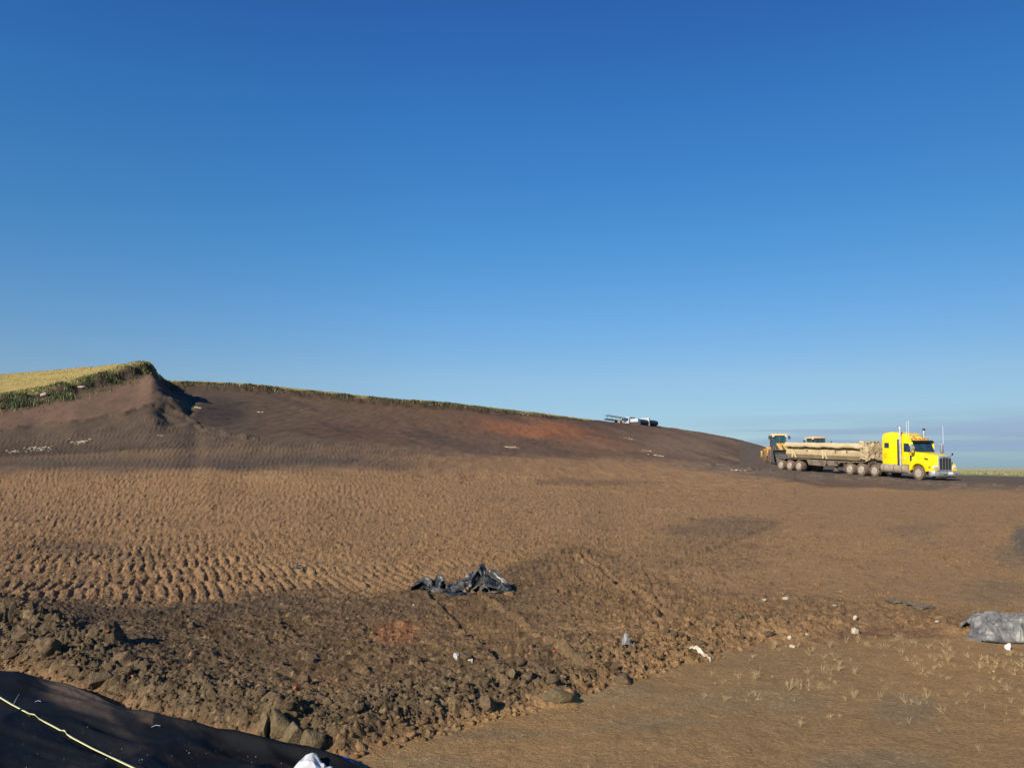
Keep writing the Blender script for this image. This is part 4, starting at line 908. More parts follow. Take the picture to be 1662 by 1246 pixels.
def scatter(pts, sizes, lib, name, base=None, mtl=M_soil, sink=0.25):
    g = np.random.default_rng(3); VV = []; FF = []; CC = []; off = 0
    zz = sampleZ(pts[:, 0], pts[:, 1])
    zb_ = base_h(pts[:, 0], pts[:, 1]); _, md, _ = detail_h(pts[:, 0], pts[:, 1], zb_); pc = paint(pts[:, 0], pts[:, 1], zb_, zb_, md)
    for k in range(len(pts)):
        V, Fc = lib[k % len(lib)]; s = sizes[k]
        W = (V * np.array([1, .75 + .4 * g.random(), .75 + .3 * g.random()])) @ rotm(g).T * s
        VV.append(W + np.array([pts[k, 0], pts[k, 1], zz[k] + s * (1 - sink) * .55])); FF.append(Fc + off); off += len(V)
        CC.append(np.tile(pc[k] * (.68 + .3 * g.random()) , (len(V), 1)))
    return mesh_np(name, np.concatenate(VV), np.concatenate(FF), mtl, np.concatenate(CC), False)
def sample_px(n, xr, yr, dens, seed):
    g = np.random.default_rng(seed); out_ = []
    while sum(len(o) for o in out_) < n:
        X_ = g.uniform(xr[0], xr[1], 20000); Y_ = g.uniform(yr[0], yr[1], 20000); px, py = project(X_, Y_, 0 * X_)
        k = g.random(20000) < dens(px, py, X_, Y_); out_.append(np.stack([X_[k], Y_[k]], -1))
    return np.concatenate(out_)[:n]
def d_belt(px, py, x, y):
    low, upp = LOW(px), UPP(px); m = (py > upp - 20) * (py < low + 6) * (px > -250) * (px < 1900)
    rim = np.exp(-((py - low + 30) / 38) ** 2) * (1 - .75 * ss(1150, 1350, px)); diag = np.exp(-((py - np.interp(px, [880, 1160], [915, 1040])) / 40) ** 2) * (px > 830) * (px < 1230)
    return m * np.clip(.05 + rim + .6 * diag, 0, 1)
def d_wide(px, py, x, y): return ((py < LOW(px) - 2) & (py > 800) & (px > -300) & (px < 2000)) * np.where(py > UPP(px) - 15, .5, .25) * (1 - ((px < 600) & (py > FAB(px) - 5)))
g = np.random.default_rng(5)
P1 = sample_px(4200, (-9, 9), (6, 17), d_belt, 1); o = scatter(P1, .010 + .030 * g.random(len(P1)) ** 2.2, LS, 'soil_crumbs', sink=.6); tag(o, 'loose soil crumbs over the churned belt', 'soil crumbs', kind='stuff')
P2 = sample_px(6000, (-14, 16), (7, 24), d_wide, 2); o = scatter(P2, .006 + .014 * g.random(len(P2)) ** 2, LS, 'fine_crumbs'); tag(o, 'fine crumbs of soil scattered on the graded pad', 'soil crumbs', kind='stuff')
# loose clods and crumbs over the graded pad, thinning with distance
pq = []; sz = []
for k in range(15000):
    ux, uy = g.uniform(-120, 1780), 800 + 190 * g.random() ** .8
    if uy > UPP(ux): continue
    gx_, gy_ = ground_pt(ux, uy, .05 if uy > 880 else (.5 if uy > 850 else 1.0))
    if gy_ > 42 or g.random() > (1 if ux < 1050 else .45): continue
    pq.append((gx_, gy_)); sz.append((.007 + .022 * g.random() ** 2.5) * min(gy_ / 14, 1.5))
o = scatter(np.array(pq), np.array(sz), LQ, 'pad_crumbs', sink=.3); tag(o, 'small crumbs of soil strewn between the tread marks', 'soil crumbs', kind='stuff')
def d_clod(px, py, x, y):
    low, upp = LOW(px), UPP(px); rim = np.exp(-((py - low + 26) / 34) ** 2) * (1 - .8 * ss(500, 700, px)); return (py > upp) * (py < low + 1) * (px > -150) * (px < 1250) * np.clip(rim, .03, 1)
def d_toe(px, py, x, y):
    low = LOW(px); return (px > -300) * (px < 1330) * (py < low + 3) * np.exp(-((py - low + 16) / 26) ** 2) * (1 - .8 * ss(1050, 1300, px))
P6 = sample_px(1500, (-8, 5), (5.8, 13), d_toe, 21); o = scatter(P6, .014 + .034 * g.random(len(P6)) ** 2.5, LM, 'soil_lumps', sink=.9); tag(o, 'broken soil lumps heaped along the edge of the belt', 'soil lumps', kind='stuff')
P3 = sample_px(130, (-8, 5), (6, 13), d_clod, 3)
lib_me = []
for k in range(8):
    V, Fc = lump_mesh(3, 60 + k, .5, .85); me_o = mesh_np('dirt_clod', V, Fc, M_clod, None, False); lib_me.append(me_o)
first = [True] * 8
n_ext = 0
for k in range(len(P3)):
    s = float(.035 + .06 * g.random() ** 2.0); j = k % 8
    if first[j]: o = lib_me[j]; first[j] = False
    else: o = lib_me[j].copy(); C.objects.link(o)
    z = float(sampleZ(P3[k, 0], P3[k, 1])[0]); o.location = (P3[k, 0], P3[k, 1], z + s * .12); o.scale = (s, s * (.75 + .4 * g.random()), s * (.8 + .3 * g.random())); o.rotation_euler = (g.normal() * .3, g.normal() * .3, g.random() * 6.3)
    tag(o, 'grey-brown lump of broken soil lying in the churned belt', 'clod', 'soil clods in the churned belt')
M_clodn = mat('broken_clod', (112, 93, 71), 0.95, 0, 0.1, 1, 22, (86, 71, 54), 0.8, 60)
def clod(px, py, s, label, m=M_clodn, seed=1, rot=(0, 0, 0), dims=(1, 1, 1), cat='clod', name='dirt_clod', grp=None, lift=.35):
    V, Fc = lump_mesh(4, seed, .22, .9); V = V * np.array(dims)
    V = V + .03 * np.stack([fbm(V[:, 0] * 5 + V[:, 2] * 2, V[:, 1] * 5, seed + 9, 3)] * 3, -1)
    o = mesh_np(name, V * s, Fc, m, None, False); p = locate(px, py); o.location = p + Vector((0, 0, s * lift * dims[2])); o.rotation_euler = rot
    return tag(o, label, cat, grp)
# the four pale slabs at the sheet's edge, and the biggest clods further left
clod(428, 1199, .12, 'narrow upright slab of olive-grey clay, leftmost of four at the black sheet edge', M_slab, 71, (0, .15, .4), (.5, .7, 1.25), lift=.6)
clod(451, 1194, .14, 'tallest olive-grey clay slab, second of four beside the black sheet', M_slab, 72, (0, -.2, .2), (.75, .6, 1.2), lift=.6)
clod(478, 1206, .125, 'wide split clay slab, third of four beside the black sheet', M_slab, 73, (.1, -.2, -.2), (1.0, .6, .9), lift=.6)
clod(508, 1216, .125, 'rounded olive clay block just above the white plastic bag', M_slab, 74, (.1, .1, .3), (1.0, .8, .85), lift=.6)
clod(188, 1123, .085, 'rounded yellowish clod at the black sheet edge, below the heap', M_slab, 75, (0, 0, .5), (1.2, .9, .8))
clod(158, 1112, .12, 'big knobbly grey clod on the belt edge at far left', M_clodn, 76, (0, 0, .2), (1.2, .9, .9))
clod(118, 1095, .10, 'pale round clod left of the big knobbly one', M_clodn, 77, (0, 0, 1.2), (.9, .9, 1))
clod(80, 1060, .17, 'large angular grey clod on top of the left spoil heap', M_clodn, 78, (.1, .1, .4), (1.0, .8, .9))
clod(38, 1040, .14, 'dark angular clod leaning on the spoil heap at the left frame edge', M_clodn, 79, (0, .3, .1), (1.1, .8, .8))
clod(15, 1070, .12, 'grey clod nearest the left frame edge above the sheet', M_clodn, 80, (0, 0, .1), (1.0, .8, .9))
clod(908, 1136, .13, 'dark clay block with a vertical split, middle of the belt edge', M_slab, 81, (0, 0, .2), (1.3, .7, .8))
clod(1012, 1108, .10, 'smooth clod at the right tip of the dark belt', M_clodn, 82, (0, 0, .5), (1.2, .9, .8))
clod(790, 1148, .10, 'blocky clod casting a black shadow near the belt edge', M_clodn, 83, (0, 0, .8), (1.1, .9, 1))
clod(198, 1075, .13, 'lumpy grey heap clod with an orange chip above it', M_clodn, 84, (0, 0, .3), (1.1, .9, .9))
clod(833, 1100, .07, 'upright clod in the middle of the churned belt', M_clodn, 85, (0, 0, .3), (.8, .8, 1.2))
# orange fragments and pale stones
for (px, py, s, l) in [(174, 1027, .032, 'orange brick chip on top of the left spoil heap'), (482, 1119, .036, 'orange brick chip near the lower middle of the belt'), (214, 1098, .022, 'small orange chip near the black sheet edge'), (899, 1058, .026, 'salmon brick chip in the middle of the churned belt'), (914, 962, .028, 'pinkish brick chip right of the black plastic heap'), (59, 1033, .022, 'pale orange chip beside the left frame edge heap')]:
    clod(px, py, s, l, M_brick, int(px), (0, 0, px * .1), (1.2, .8, .8), 'brick chip', 'brick_chip')
for (px, py, s, l, d) in [(1388, 1005, .055, 'largest white stone in the cracked soil right of centre', (1, .8, .9)), (1309, 1031, .045, 'white oval stone left of the largest white stone', (1.2, .8, .7)), (1281, 1036, .042, 'white stone at the left of the row of pale stones', (1, .8, .7)), (1355, 983, .045, 'flat white stone above the row of pale stones', (1.8, .5, .4)), (1387, 1026, .07, 'tan stone just below the largest white stone', (1.1, .9, .7)),
                       (1521, 1010, .045, 'cream flat stone below the mud-caked plastic', (1.4, .8, .5)), (1275, 972, .07, 'broad tan stone among crumbs right of the ridge', (1.3, 1, .5)), (1240, 975, .05, 'smaller tan stone left of the broad tan one', (1.3, 1, .5)), (1286, 1050, .045, 'pale stone at the upper edge of the dry stubble', (1, .8, .8)),
                       (672, 982, .035, 'cream pebble cluster below the left end of the plastic heap', (1.6, .6, .5)), (162, 915, .03, 'single white pebble among the tread marks at left', (1, 1, .6)), (72, 643, .30, 'white boulder at the foot of the weedy bank, lower one', (1.1, .8, .7)), (132, 630, .24, 'white boulder at the foot of the weedy bank, upper right one', (1.2, .8, .6)), (50, 648, .12, 'small pale rock left of the boulders under the weedy bank', (1, .8, .7))]:
    clod(px, py, s, l, M_rock, int(px + py), (0, 0, px * .1), d, 'stone', 'pale_stone')
# white chalky spills on the toe of the hill and debris on the slope
def spill(px, py, wpx, n, label, seed, rs=(.02, .10), stretch=3.0):
    c = locate(px, py); k = c.y / F_PX; g_ = np.random.default_rng(seed)
    off = np.stack([g_.normal(size=n) * wpx * k * .35, g_.normal(size=n) * wpx * k * .35], -1)
    pts = off + np.array([[c.x, c.y]]); VV = []; FF = []; o_ = 0; zz = sampleZ(pts[:, 0], pts[:, 1]) - c.z
    for q in range(n):
        V, Fc = LS[q % 8]; s = rs[0] + (rs[1] - rs[0]) * g_.random() ** 2
        VV.append(V * np.array([1.3, 1, .45]) * s + np.array([off[q, 0], off[q, 1], zz[q] + s * .15])); FF.append(Fc + o_); o_ += len(V)
    o = mesh_np('pale_rubble', np.concatenate(VV), np.concatenate(FF), M_rock, None); o.location = c; return tag(o, label, 'rubble')
for a in [(133, 717, 26, 60, 'white rubble patch on the tracked slope at left', 1), (63, 729, 26, 60, 'longer white rubble streak left of the white patch', 2), (25, 733, 14, 26, 'white crumbs nearest the left frame edge on the slope', 3), (262, 707, 8, 14, 'tiny white crumbs below the spur nose', 4), (322, 662, 9, 14, 'pale debris at the tip of the spur shadow', 5, (.05, .2)), (420, 669, 9, 12, 'thin white debris on the dark slope', 6, (.05, .2)),
          (832, 726, 20, 26, 'pale debris at the foot of the hill slope', 7, (.05, .2)), (853, 673, 10, 12, 'white debris under the back bank, right end', 8, (.08, .3)), (1198, 763, 12, 16, 'pale stones left of the loader', 9, (.05, .2)), (1050, 732, 20, 16, 'pale streak of debris on the right slope', 10, (.06, .22)), (1065, 739, 22, 18, 'longer pale debris streak below the first', 11, (.06, .22)), (1018, 712, 22, 12, 'faint pale debris in the middle of the slope', 12, (.06, .2))]: spill(*a)

# ------------------------------------------------------------------ plastic, rags, the black sheet and the tape
def heap(px, py, wx, wy, hills, name, mtl, label, cat, seed, nu=90, nv=60, amp=(.03, .03, .05), fr=(7, 5), rot=0.0, shape=None):
    c = locate(px, py)
    def fn(u, v):
        X_ = (u - .5) * wx; Y_ = (v - .5) * wy; z = np.zeros_like(u)
        for (hx, hy, r1, r2, hh, an) in hills:
            dx, dy = X_ - hx, Y_ - hy; ca, sa = math.cos(an), math.sin(an); a = (dx * ca + dy * sa) / r1; b = (-dx * sa + dy * ca) / r2
            z = np.maximum(z, hh * np.clip(1 - np.sqrt(a * a + b * b + .005), 0, 1) ** .8)
        ex = 1 + .22 * fbm(u * 3, v * 3, seed + 31, 2)
        return np.stack([X_ * ex, Y_ * ex, z], -1)
    U, V_ = np.meshgrid(np.linspace(0, 1, nu), np.linspace(0, 1, nv), indexing='ij'); u, v = U.ravel(), V_.ravel(); P = fn(u, v)
    e = lambda k: 1 - 2.2 * np.abs(fbm(u * fr[0] + k, v * fr[1] + 2 * k, seed + k, 3))
    lift = .25 + .75 * np.clip(P[:, 2] / .12, 0, 1)
    P[:, 0] += amp[0] * e(1) * lift; P[:, 1] += amp[1] * e(5) * lift; P[:, 2] += amp[2] * e(9) * lift + .004
    ca, sa = math.cos(rot), math.sin(rot); P[:, 0], P[:, 1] = P[:, 0] * ca - P[:, 1] * sa, P[:, 0] * sa + P[:, 1] * ca
    gz_ = sampleZ(P[:, 0] + c.x, P[:, 1] + c.y) - c.z; edge = (np.abs(u - .5) > .485) | (np.abs(v - .5) > .48)
    low_ = P[:, 2] < .03
    P[:, 2] = np.where(edge, gz_ - .01, np.maximum(P[:, 2], -0.02) + gz_ * .9 + .012)
    ii = np.arange(nu * nv).reshape(nu, nv); ff = np.stack([ii[:-1, :-1], ii[1:, :-1], ii[1:, 1:], ii[:-1, 1:]], -1).reshape(-1, 4)
    # ragged outline: drop faces lying low and outside the hills
    if shape is not None:
        fc = P[ff].mean(1); keep = shape(u[ff].mean(1), v[ff].mean(1), fc); ff = ff[keep]
    o = mesh_np(name, P, ff, mtl, None, True); o.location = c; md = o.modifiers.new('s', 'SOLIDIFY'); md.thickness = .006
    o.data.set_sharp_from_angle(angle=R(28))
    return tag(o, label, cat)
rag = lambda sd, th: (lambda u, v, fc: (np.maximum(np.abs(u - .5), np.abs(v - .5)) * 2 + .28 * fbm(u * 5, v * 5, sd, 3)) < th)
def bands(px, py, L_, name, mtl, label, cat, seed):
    c = locate(px, py); VV = []; FF = []; o_ = 0
    for bi, (pts, wd, tilt, am) in enumerate(L_):
        P = np.array(pts, float) * np.array([1, 1, 1.12]); wd = wd * 1.6; t = np.linspace(0, len(P) - 1, 34); k = np.clip(t.astype(int), 0, len(P) - 2); f = t - k; f = f * f * (3 - 2 * f) * .4 + f * .6
        Q = P[k] * (1 - f)[:, None] + P[k + 1] * f[:, None]; nv = 16; v = np.linspace(-.5, .5, nv)
        d = np.gradient(Q, axis=0); d /= np.linalg.norm(d, axis=1)[:, None] + 1e-9
        acr = np.array([tilt, 1.0, 0.0]); acr = acr / np.linalg.norm(acr); nrm = np.cross(d, acr[None]); nrm /= np.linalg.norm(nrm, axis=1)[:, None] + 1e-9
        wv = wd * (1 + .35 * np.sin(t * 1.7 + bi)); U = np.repeat(t[:, None], nv, 1); V_ = np.repeat(v[None, :], 34, 0)
        n1 = 1 - 2.4 * np.abs(fbm(U * .9 + bi * 5, V_ * 5 + bi, seed, 3)); n2 = fbm(U * .7 + 9, V_ * 3 + bi * 3, seed + 5, 3)
        W = Q[:, None, :] + acr[None, None, :] * (V_ * wv[:, None] + .05 * n2)[..., None] + nrm[:, None, :] * (am * n1)[..., None]
        W[..., 2] -= (np.abs(V_) * 2) ** 2 * np.minimum(.10, Q[:, None, 2] * .5)
        g_ = sampleZ((W[..., 0] + c.x).ravel(), (W[..., 1] + c.y).ravel()).reshape(U.shape) - c.z; W[..., 2] = np.maximum(W[..., 2] + g_ * .8, g_ - .01)
        ii = np.arange(34 * nv).reshape(34, nv); ff = np.stack([ii[:-1, :-1], ii[1:, :-1], ii[1:, 1:], ii[:-1, 1:]], -1).reshape(-1, 4)
        VV.append(W.reshape(-1, 3)); FF.append(ff + o_); o_ += 34 * nv
    o = mesh_np(name, np.concatenate(VV), np.concatenate(FF), mtl, None, True); o.location = c; md = o.modifiers.new('s', 'SOLIDIFY'); md.thickness = .007; o.data.set_sharp_from_angle(angle=R(26)); return tag(o, label, cat)
bands(762, 962, [
    ([(-.98, 0, .0), (-.93, .03, .14), (-.80, .06, .20), (-.70, 0, .17), (-.64, -.04, .02)], .30, .3, .025),
    ([(-.66, .05, .02), (-.60, .06, .22), (-.50, .02, .25), (-.42, -.06, .10), (-.36, -.16, .0)], .20, -.5, .02),
    ([(-.95, -.10, .0), (-.80, -.08, .07), (-.62, -.12, .05), (-.40, -.14, .02), (-.10, -.18, .03), (.10, -.12, .02)], .26, 0, .02),
    ([(-.26, .10, .16), (-.16, .04, .20), (-.04, -.04, .12), (.02, -.16, .0)], .12, .2, .018),
    ([(-.20, .18, .05), (-.05, .16, .20), (.06, .12, .30), (.12, .10, .22)], .18, -.4, .03),
    ([(.02, -.10, .02), (.08, -.02, .20), (.16, .06, .36), (.22, .10, .42), (.28, .04, .26), (.30, -.10, .02)], .22, .5, .03),
    ([(.20, -.12, .02), (.27, -.08, .16), (.33, -.10, .12), (.38, -.18, .0)], .16, -.2, .02),
    ([(.36, .22, .34), (.46, .16, .30), (.58, .06, .20), (.70, -.02, .12), (.76, -.12, .03), (.64, -.22, .06), (.46, -.20, .05), (.34, -.16, .0)], .13, .3, .02),
    ([(-.45, .12, .0), (-.25, .10, .12), (.0, .08, .16), (.25, .10, .22), (.45, .10, .16), (.66, .02, .02)], .34, .1, .04),
    ([(-.95, .10, .0), (-.78, .10, .13), (-.60, .10, .10), (-.42, .08, .0)], .28, .1, .035),
    ([(.40, .05, .02), (.52, .0, .12), (.62, -.08, .13), (.72, -.14, .03)], .24, .1, .03)], 'plastic_sheet', M_plas, 'crumpled black plastic sheet heap lying in the middle of the pad', 'plastic sheet', 202)
clod(760, 964, .14, 'brown soil lump held in the black plastic heap', mat('brown_clod', (150, 116, 76), .95, 0, .15, 1, 9, (110, 84, 60), .9, 34), 301, (0, 0, 0), (1.3, .9, .75))
clod(826, 966, .09, 'brown soil lump at the right end of the black plastic heap', mat('tan_clod', (146, 114, 78), .95, 0, .15, 1, 9, (104, 84, 62), .9, 34), 302, (0, 0, 0), (1.2, .9, .7))
heap(487, 921, .30, .26, [(0, 0, .12, .12, .05, 0)], 'plastic_scrap', M_plas, 'small black plastic scrap alone on the tread marks', 'plastic scrap', 203, 30, 24, (.015, .015, .02), (3, 3), shape=rag(3, .8))
heap(1644, 1030, 1.2, 1.0, [(-.1, .1, .55, .4, .22, -.3), (-.38, -.05, .18, .4, .20, .2), (.25, .0, .5, .4, .26, -.3), (-.05, -.2, .3, .10, .16, -.7), (.2, -.3, .3, .1, .14, -.4)], 'plastic_sheet', M_plas2, 'pale grey plastic sheet folded on the ground at the right frame edge', 'plastic sheet', 204, 170, 140, (.04, .04, .075), (7, 6), rot=-.25, shape=rag(4, .9))
clod(1636, 1054, .06, 'white block lying in front of the pale grey plastic sheet', M_white, 303, (0, .2, .3), (.9, .7, 1.2), 'block', 'white_block')
heap(1476, 982, .95, .62, [(0, 0, .5, .3, .02, 0)], 'plastic_sheet', M_mudpl, 'flat mud-caked dark plastic sheet half buried right of the stones', 'plastic sheet', 205, 90, 60, (.02, .02, .022), (7, 7), rot=-.5, shape=rag(5, .72))
heap(1138, 1066, .13, .40, [(0, 0, .05, .3, .07, 0)], 'white_rag', M_rag, 'twisted white rag lying at the edge of the stubble', 'rag', 206, 24, 40, (.012, .02, .03), (2, 5), rot=.45, shape=lambda u, v, fc: np.abs(u - .5) * 2 + .3 * fbm(v * 5, u * 2, 6, 2) < .55)
heap(1016, 1046, .16, .22, [(0, 0, .08, .1, .09, 0)], 'grey_rag', M_plas2, 'small grey plastic scrap sticking up in the cracked belt', 'plastic scrap', 207, 20, 24, (.015, .02, .03), (3, 3), shape=rag(7, .75))
heap(740, 1069, .07, .07, [(0, 0, .03, .03, .02, 0)], 'white_scrap', M_bag, 'tiny white paper scrap in the middle of the belt', 'paper scrap', 208, 14, 14, (.01, .01, .02), (2, 2), shape=rag(8, .8))
heap(763, 1074, .08, .06, [(0, 0, .04, .03, .015, 0)], 'white_scrap', M_rag, 'curled pale scrap right of the tiny white one', 'paper scrap', 209, 14, 14, (.01, .01, .015), (2, 2), shape=rag(9, .7))
heap(522, 1268, .50, .36, [(-.10, .03, .16, .20, .15, .6), (.08, -.05, .2, .16, .09, 0), (-.16, -.05, .14, .1, .08, 0)], 'plastic_bag', M_bag, 'crumpled white plastic bag on the black sheet at the bottom', 'plastic bag', 210, 70, 50, (.02, .02, .035), (4, 4), shape=rag(10, .85))
heap(556, 1247, .20, .16, [(0, 0, .10, .08, .07, 0)], 'blue_scrap', M_bagb, 'blue printed corner of plastic beside the white bag', 'plastic scrap', 211, 24, 20, (.015, .015, .02), (3, 3), shape=rag(11, .8))
# black fabric sheet
ns, ntt = 260, 150
pe = np.linspace(-330, 640, ns); E0 = np.array([ground_pt(p_, FAB(p_), 0.02) for p_ in pe]); cam_side = np.stack([E0[:, 0] * .30 - .5, np.full(ns, 2.6)], -1)
tt = np.linspace(0, 1, ntt) ** 1.15
FX = E0[:, None, 0] * (1 - tt) + cam_side[:, None, 0] * tt; FY = E0[:, None, 1] * (1 - tt) + cam_side[:, None, 1] * tt
S_ = np.arange(ns)[:, None] / ns * 7 + 0 * tt[None, :]; T_ = np.repeat((tt * 5)[None, :], ns, 0)
fz_ = 0.05 + .06 * fbm(S_ * 0.9, T_ * 2.2, 301, 3) + .06 * (1 - 1.8 * np.abs(fbm(S_ * .8 + T_ * .25, T_ * 1.6 + 4, 305, 2))) + .022 * np.clip(1 - 6 * np.abs(fbm(S_ * .7 + T_ * .5, T_ * 2.4 + 9, 311, 2)), 0, 1) + .004 * fbm(S_ * 9, T_ * 9, 307, 2)
fz_ = fz_ * ss(0, .05, tt)[None, :] + .05 * np.exp(-((tt - .035) / .02) ** 2)[None, :] * (1 + .6 * fbm(S_ * 1.5, T_ * 0, 309, 2)) - .02 * (tt == 0)[None, :]
fz_ = np.maximum(fz_, 0.008) ; fz_[:, 0] = -.01
FZ = sampleZ(FX.ravel(), FY.ravel()).reshape(FX.shape) + fz_
ii = np.arange(ns * ntt).reshape(ns, ntt); ff = np.stack([ii[:-1, :-1], ii[:-1, 1:], ii[1:, 1:], ii[1:, :-1]], -1).reshape(-1, 4)
fn1 = fbm(S_ * 1.2, T_ * 2.0, 321, 4); dust = np.clip(ss(-.1, .5, fn1) * .5 * np.exp(-((tt[None, :] - .06) / .09) ** 2) * 1.8 * (S_ < 4.2) + ss(.1, .6, fbm(S_ * 2.5, T_ * 4, 322, 4)) * .18, 0, 1)
fc = lin(9, 10, 12)[None, None, :] * (1 - dust[..., None]) + lin(70, 58, 48)[None, None, :] * dust[..., None]; fc = fc * (1 + .5 * fbm(S_ * 30, T_ * 40, 323, 2))[..., None]
fab = mesh_np('ground_sheet', np.stack([FX.ravel(), FY.ravel(), FZ.ravel()], -1), ff, M_fab, fc.reshape(-1, 3), True); tag(fab, 'large black fabric sheet spread over the ground at lower left', 'ground sheet')
from mathutils.bvhtree import BVHTree
bvh = BVHTree.FromPolygons([tuple(v) for v in np.stack([FX.ravel(), FY.ravel(), FZ.ravel()], -1)], [tuple(int(q) for q in f) for f in ff])
camv = Vector((0, 0, CAMZ))
def on_fab(px, py, lift=.012):
    b = (CYP - py) / F_PX; d = Vector(((px - CXP) / F_PX, cp - b * sp, sp + b * cp)).normalized()
    h = bvh.ray_cast(camv, d)[0]; return (h if h else locate(px, py)) + Vector((0, 0, lift))
def ribbon(pts, w, name, m, label, cat, tw=None, grp=None):
    P = []
    for a, b in zip(pts, pts[1:]):
        for k in range(8): P.append((a[0] + (b[0] - a[0]) * k / 8, a[1] + (b[1] - a[1]) * k / 8))
    P.append(pts[-1]); Q = [on_fab(*p_) for p_ in P]; c = Q[len(Q) // 2].copy(); V = []
    for i, q in enumerate(Q):
        d = (Q[min(i + 1, len(Q) - 1)] - Q[max(i - 1, 0)]).normalized(); s = d.cross(Vector((0, 0, 1))).normalized(); t = tw(i / len(Q)) if tw else 0
        sv = s * math.cos(t) + Vector((0, 0, 1)) * math.sin(t); n_ = d.cross(sv) * .0015
        zl = Vector((0, 0, abs(math.sin(t)) * w * .5))
        for e, f in ((-1, -1), (1, -1), (1, 1), (-1, 1)): V.append(tuple(q - c + zl + sv * e * w / 2 + n_ * f))
    ff = [[4 * i + a, 4 * i + b, 4 * i + 4 + b, 4 * i + 4 + a] for i in range(len(Q) - 1) for a, b in ((0, 1), (1, 2), (2, 3), (3, 0))]
    o = mesh_np(name, V, ff, m, None, False); o.location = c; return tag(o, label, cat, grp)
tp = ribbon([(-60, 1100), (0, 1133), (20, 1145), (92, 1183), (104, 1190), (118, 1199), (150, 1216), (215, 1247), (290, 1285)], .021, 'tape', M_tape, 'pale yellow tape stretched diagonally over the black sheet', 'tape', tw=lambda t: 1.25 * math.exp(-((t - .50) / .035) ** 2) + 1.2 * math.exp(-((t - .31) / .01) ** 2))
def straw(px0, py0, px1, py1, label):
    a, b = on_fab(px0, py0, .01), on_fab(px1, py1, .03); c = (a + b) / 2; bm = nb(); tube(bm, [tuple(a - c), tuple((Vector((0, 0, .01)))), tuple(b - c)], .0025, 6); o = obj('straw', bm, M_thin, None); o.location = c; return tag(o, label, 'straw')
straw(22, 1144, 31, 1131, 'pale straw standing by the yellow tape'); straw(57, 1140, 66, 1143, 'short pale straw lying on the black sheet at left'); straw(246, 1181, 260, 1183, 'pale straw lying on the black sheet, further right')
# fine litter on the sheet
VV = []; FF = []; o_ = 0; g = np.random.default_rng(77)
for k in range(150):
    px, py = g.uniform(0, 480), g.uniform(1130, 1246)
    if py < FAB(px) + 12 or (py < 1195 and g.random() < .7): continue
    q = on_fab(px, py, .002); V, Fc = LS[k % 8]; VV.append(V * (.0018 + .003 * g.random() ** 2) + np.array(q)); FF.append(Fc + o_); o_ += len(V)
o = mesh_np('litter_crumbs', np.concatenate(VV), np.concatenate(FF), M_rag, None); tag(o, 'pale crumbs sprinkled on the black sheet', 'crumbs', kind='stuff')

# ------------------------------------------------------------------ vegetation
def plantmat(name, rough=.8):
    m, t, b = newmat(name); at = t.nodes.new('ShaderNodeAttribute'); at.attribute_name = 'soil'; t.links.new(at.outputs['Color'], b.inputs['Base Color']); b.inputs['Roughness'].default_value = rough; b.inputs['Specular IOR Level'].default_value = .2; return m
M_plant = plantmat('grass_blades')
def blades(P, H, W, cols_, name, lean=.5, seg=2, seed=1, mtl=None):
    n = len(P); g_ = np.random.default_rng(seed); a = g_.random(n) * 6.283; dx, dy = np.cos(a), np.sin(a); ln = lean * H * g_.random(n)
    la = g_.random(n) * 6.283; lx, ly = np.cos(la) * ln, np.sin(la) * ln; V = np.zeros((n, 5, 3)); base = np.asarray(P)
    for i, (t, wv) in enumerate(((0, 1), (0, -1), (.55, .8), (.55, -.8), (1, 0))):
        V[:, i, 0] = base[:, 0] + dx * W * wv * .5 + lx * t * t; V[:, i, 1] = base[:, 1] + dy * W * wv * .5 + ly * t * t; V[:, i, 2] = base[:, 2] + H * t * (1 - .15 * t)
    o5 = np.arange(n)[:, None] * 5; ff = np.concatenate([o5 + np.array([0, 1, 3]), o5 + np.array([0, 3, 2]), o5 + np.array([2, 3, 4])])
    cc = np.repeat(cols_, 5, 0); return V.reshape(-1, 3), ff, cc
def strip_pts(n, k, off, seed, lo=-0.62, hi=0.1):
    g_ = np.random.default_rng(seed); u = g_.uniform(lo, hi, n); Yb = np.interp(u, us, KY[:, k]); Y = Yb + off(g_, n, u); X_ = u * Y; return X_, Y, u
pal = lambda g_, n, a, b, s=.15: (lin(*a)[None] * (1 - g_.random((n, 1))) + lin(*b)[None] * g_.random((n, 1))) * (1 - s + 2 * s * g_.random((n, 1)))
g = np.random.default_rng(31)
def mk(X_, Y, H, W, col, name, label, cat, seed=1, lean=.5):
    z = sampleZ(X_, Y) - .03; V, ff, cc = blades(np.stack([X_, Y, z], -1), H, W, col, name, lean, seed=seed); o = mesh_np(name, V, ff, M_plant, cc); return tag(o, label, cat, kind='stuff')
# dark green weeds on the near bank
n = 40000; X_, Y, u = strip_pts(n, 9, lambda g_, n, u: g_.normal(size=n) * 1.0 - .9, 1, (-330 - CXP) / F_PX, (243 - CXP) / F_PX)
cl_ = fbm(X_ * .8, Y * .8, 401, 2); k = (g.random(n) < .55 + .8 * cl_); X_, Y, u, cl_ = X_[k], Y[k], u[k], cl_[k]; n = len(X_)
fade = ss((100 - CXP) / F_PX, (225 - CXP) / F_PX, u)
H = (.16 + .52 * np.clip(cl_ + .32, 0, 1)) * (.35 + .75 * g.random(n)) * (1 - .5 * fade); col = pal(g, n, (52, 66, 42), (84, 92, 56)); tan_ = pal(g, n, (132, 122, 80), (104, 94, 64)); kk = g.random(n) < .25 + .5 * fade; col[kk] = tan_[kk]
mk(X_, Y, H, .02 + .035 * g.random(n), col, 'bank_weeds', 'dark green weeds growing along the left bank', 'weeds', 2)
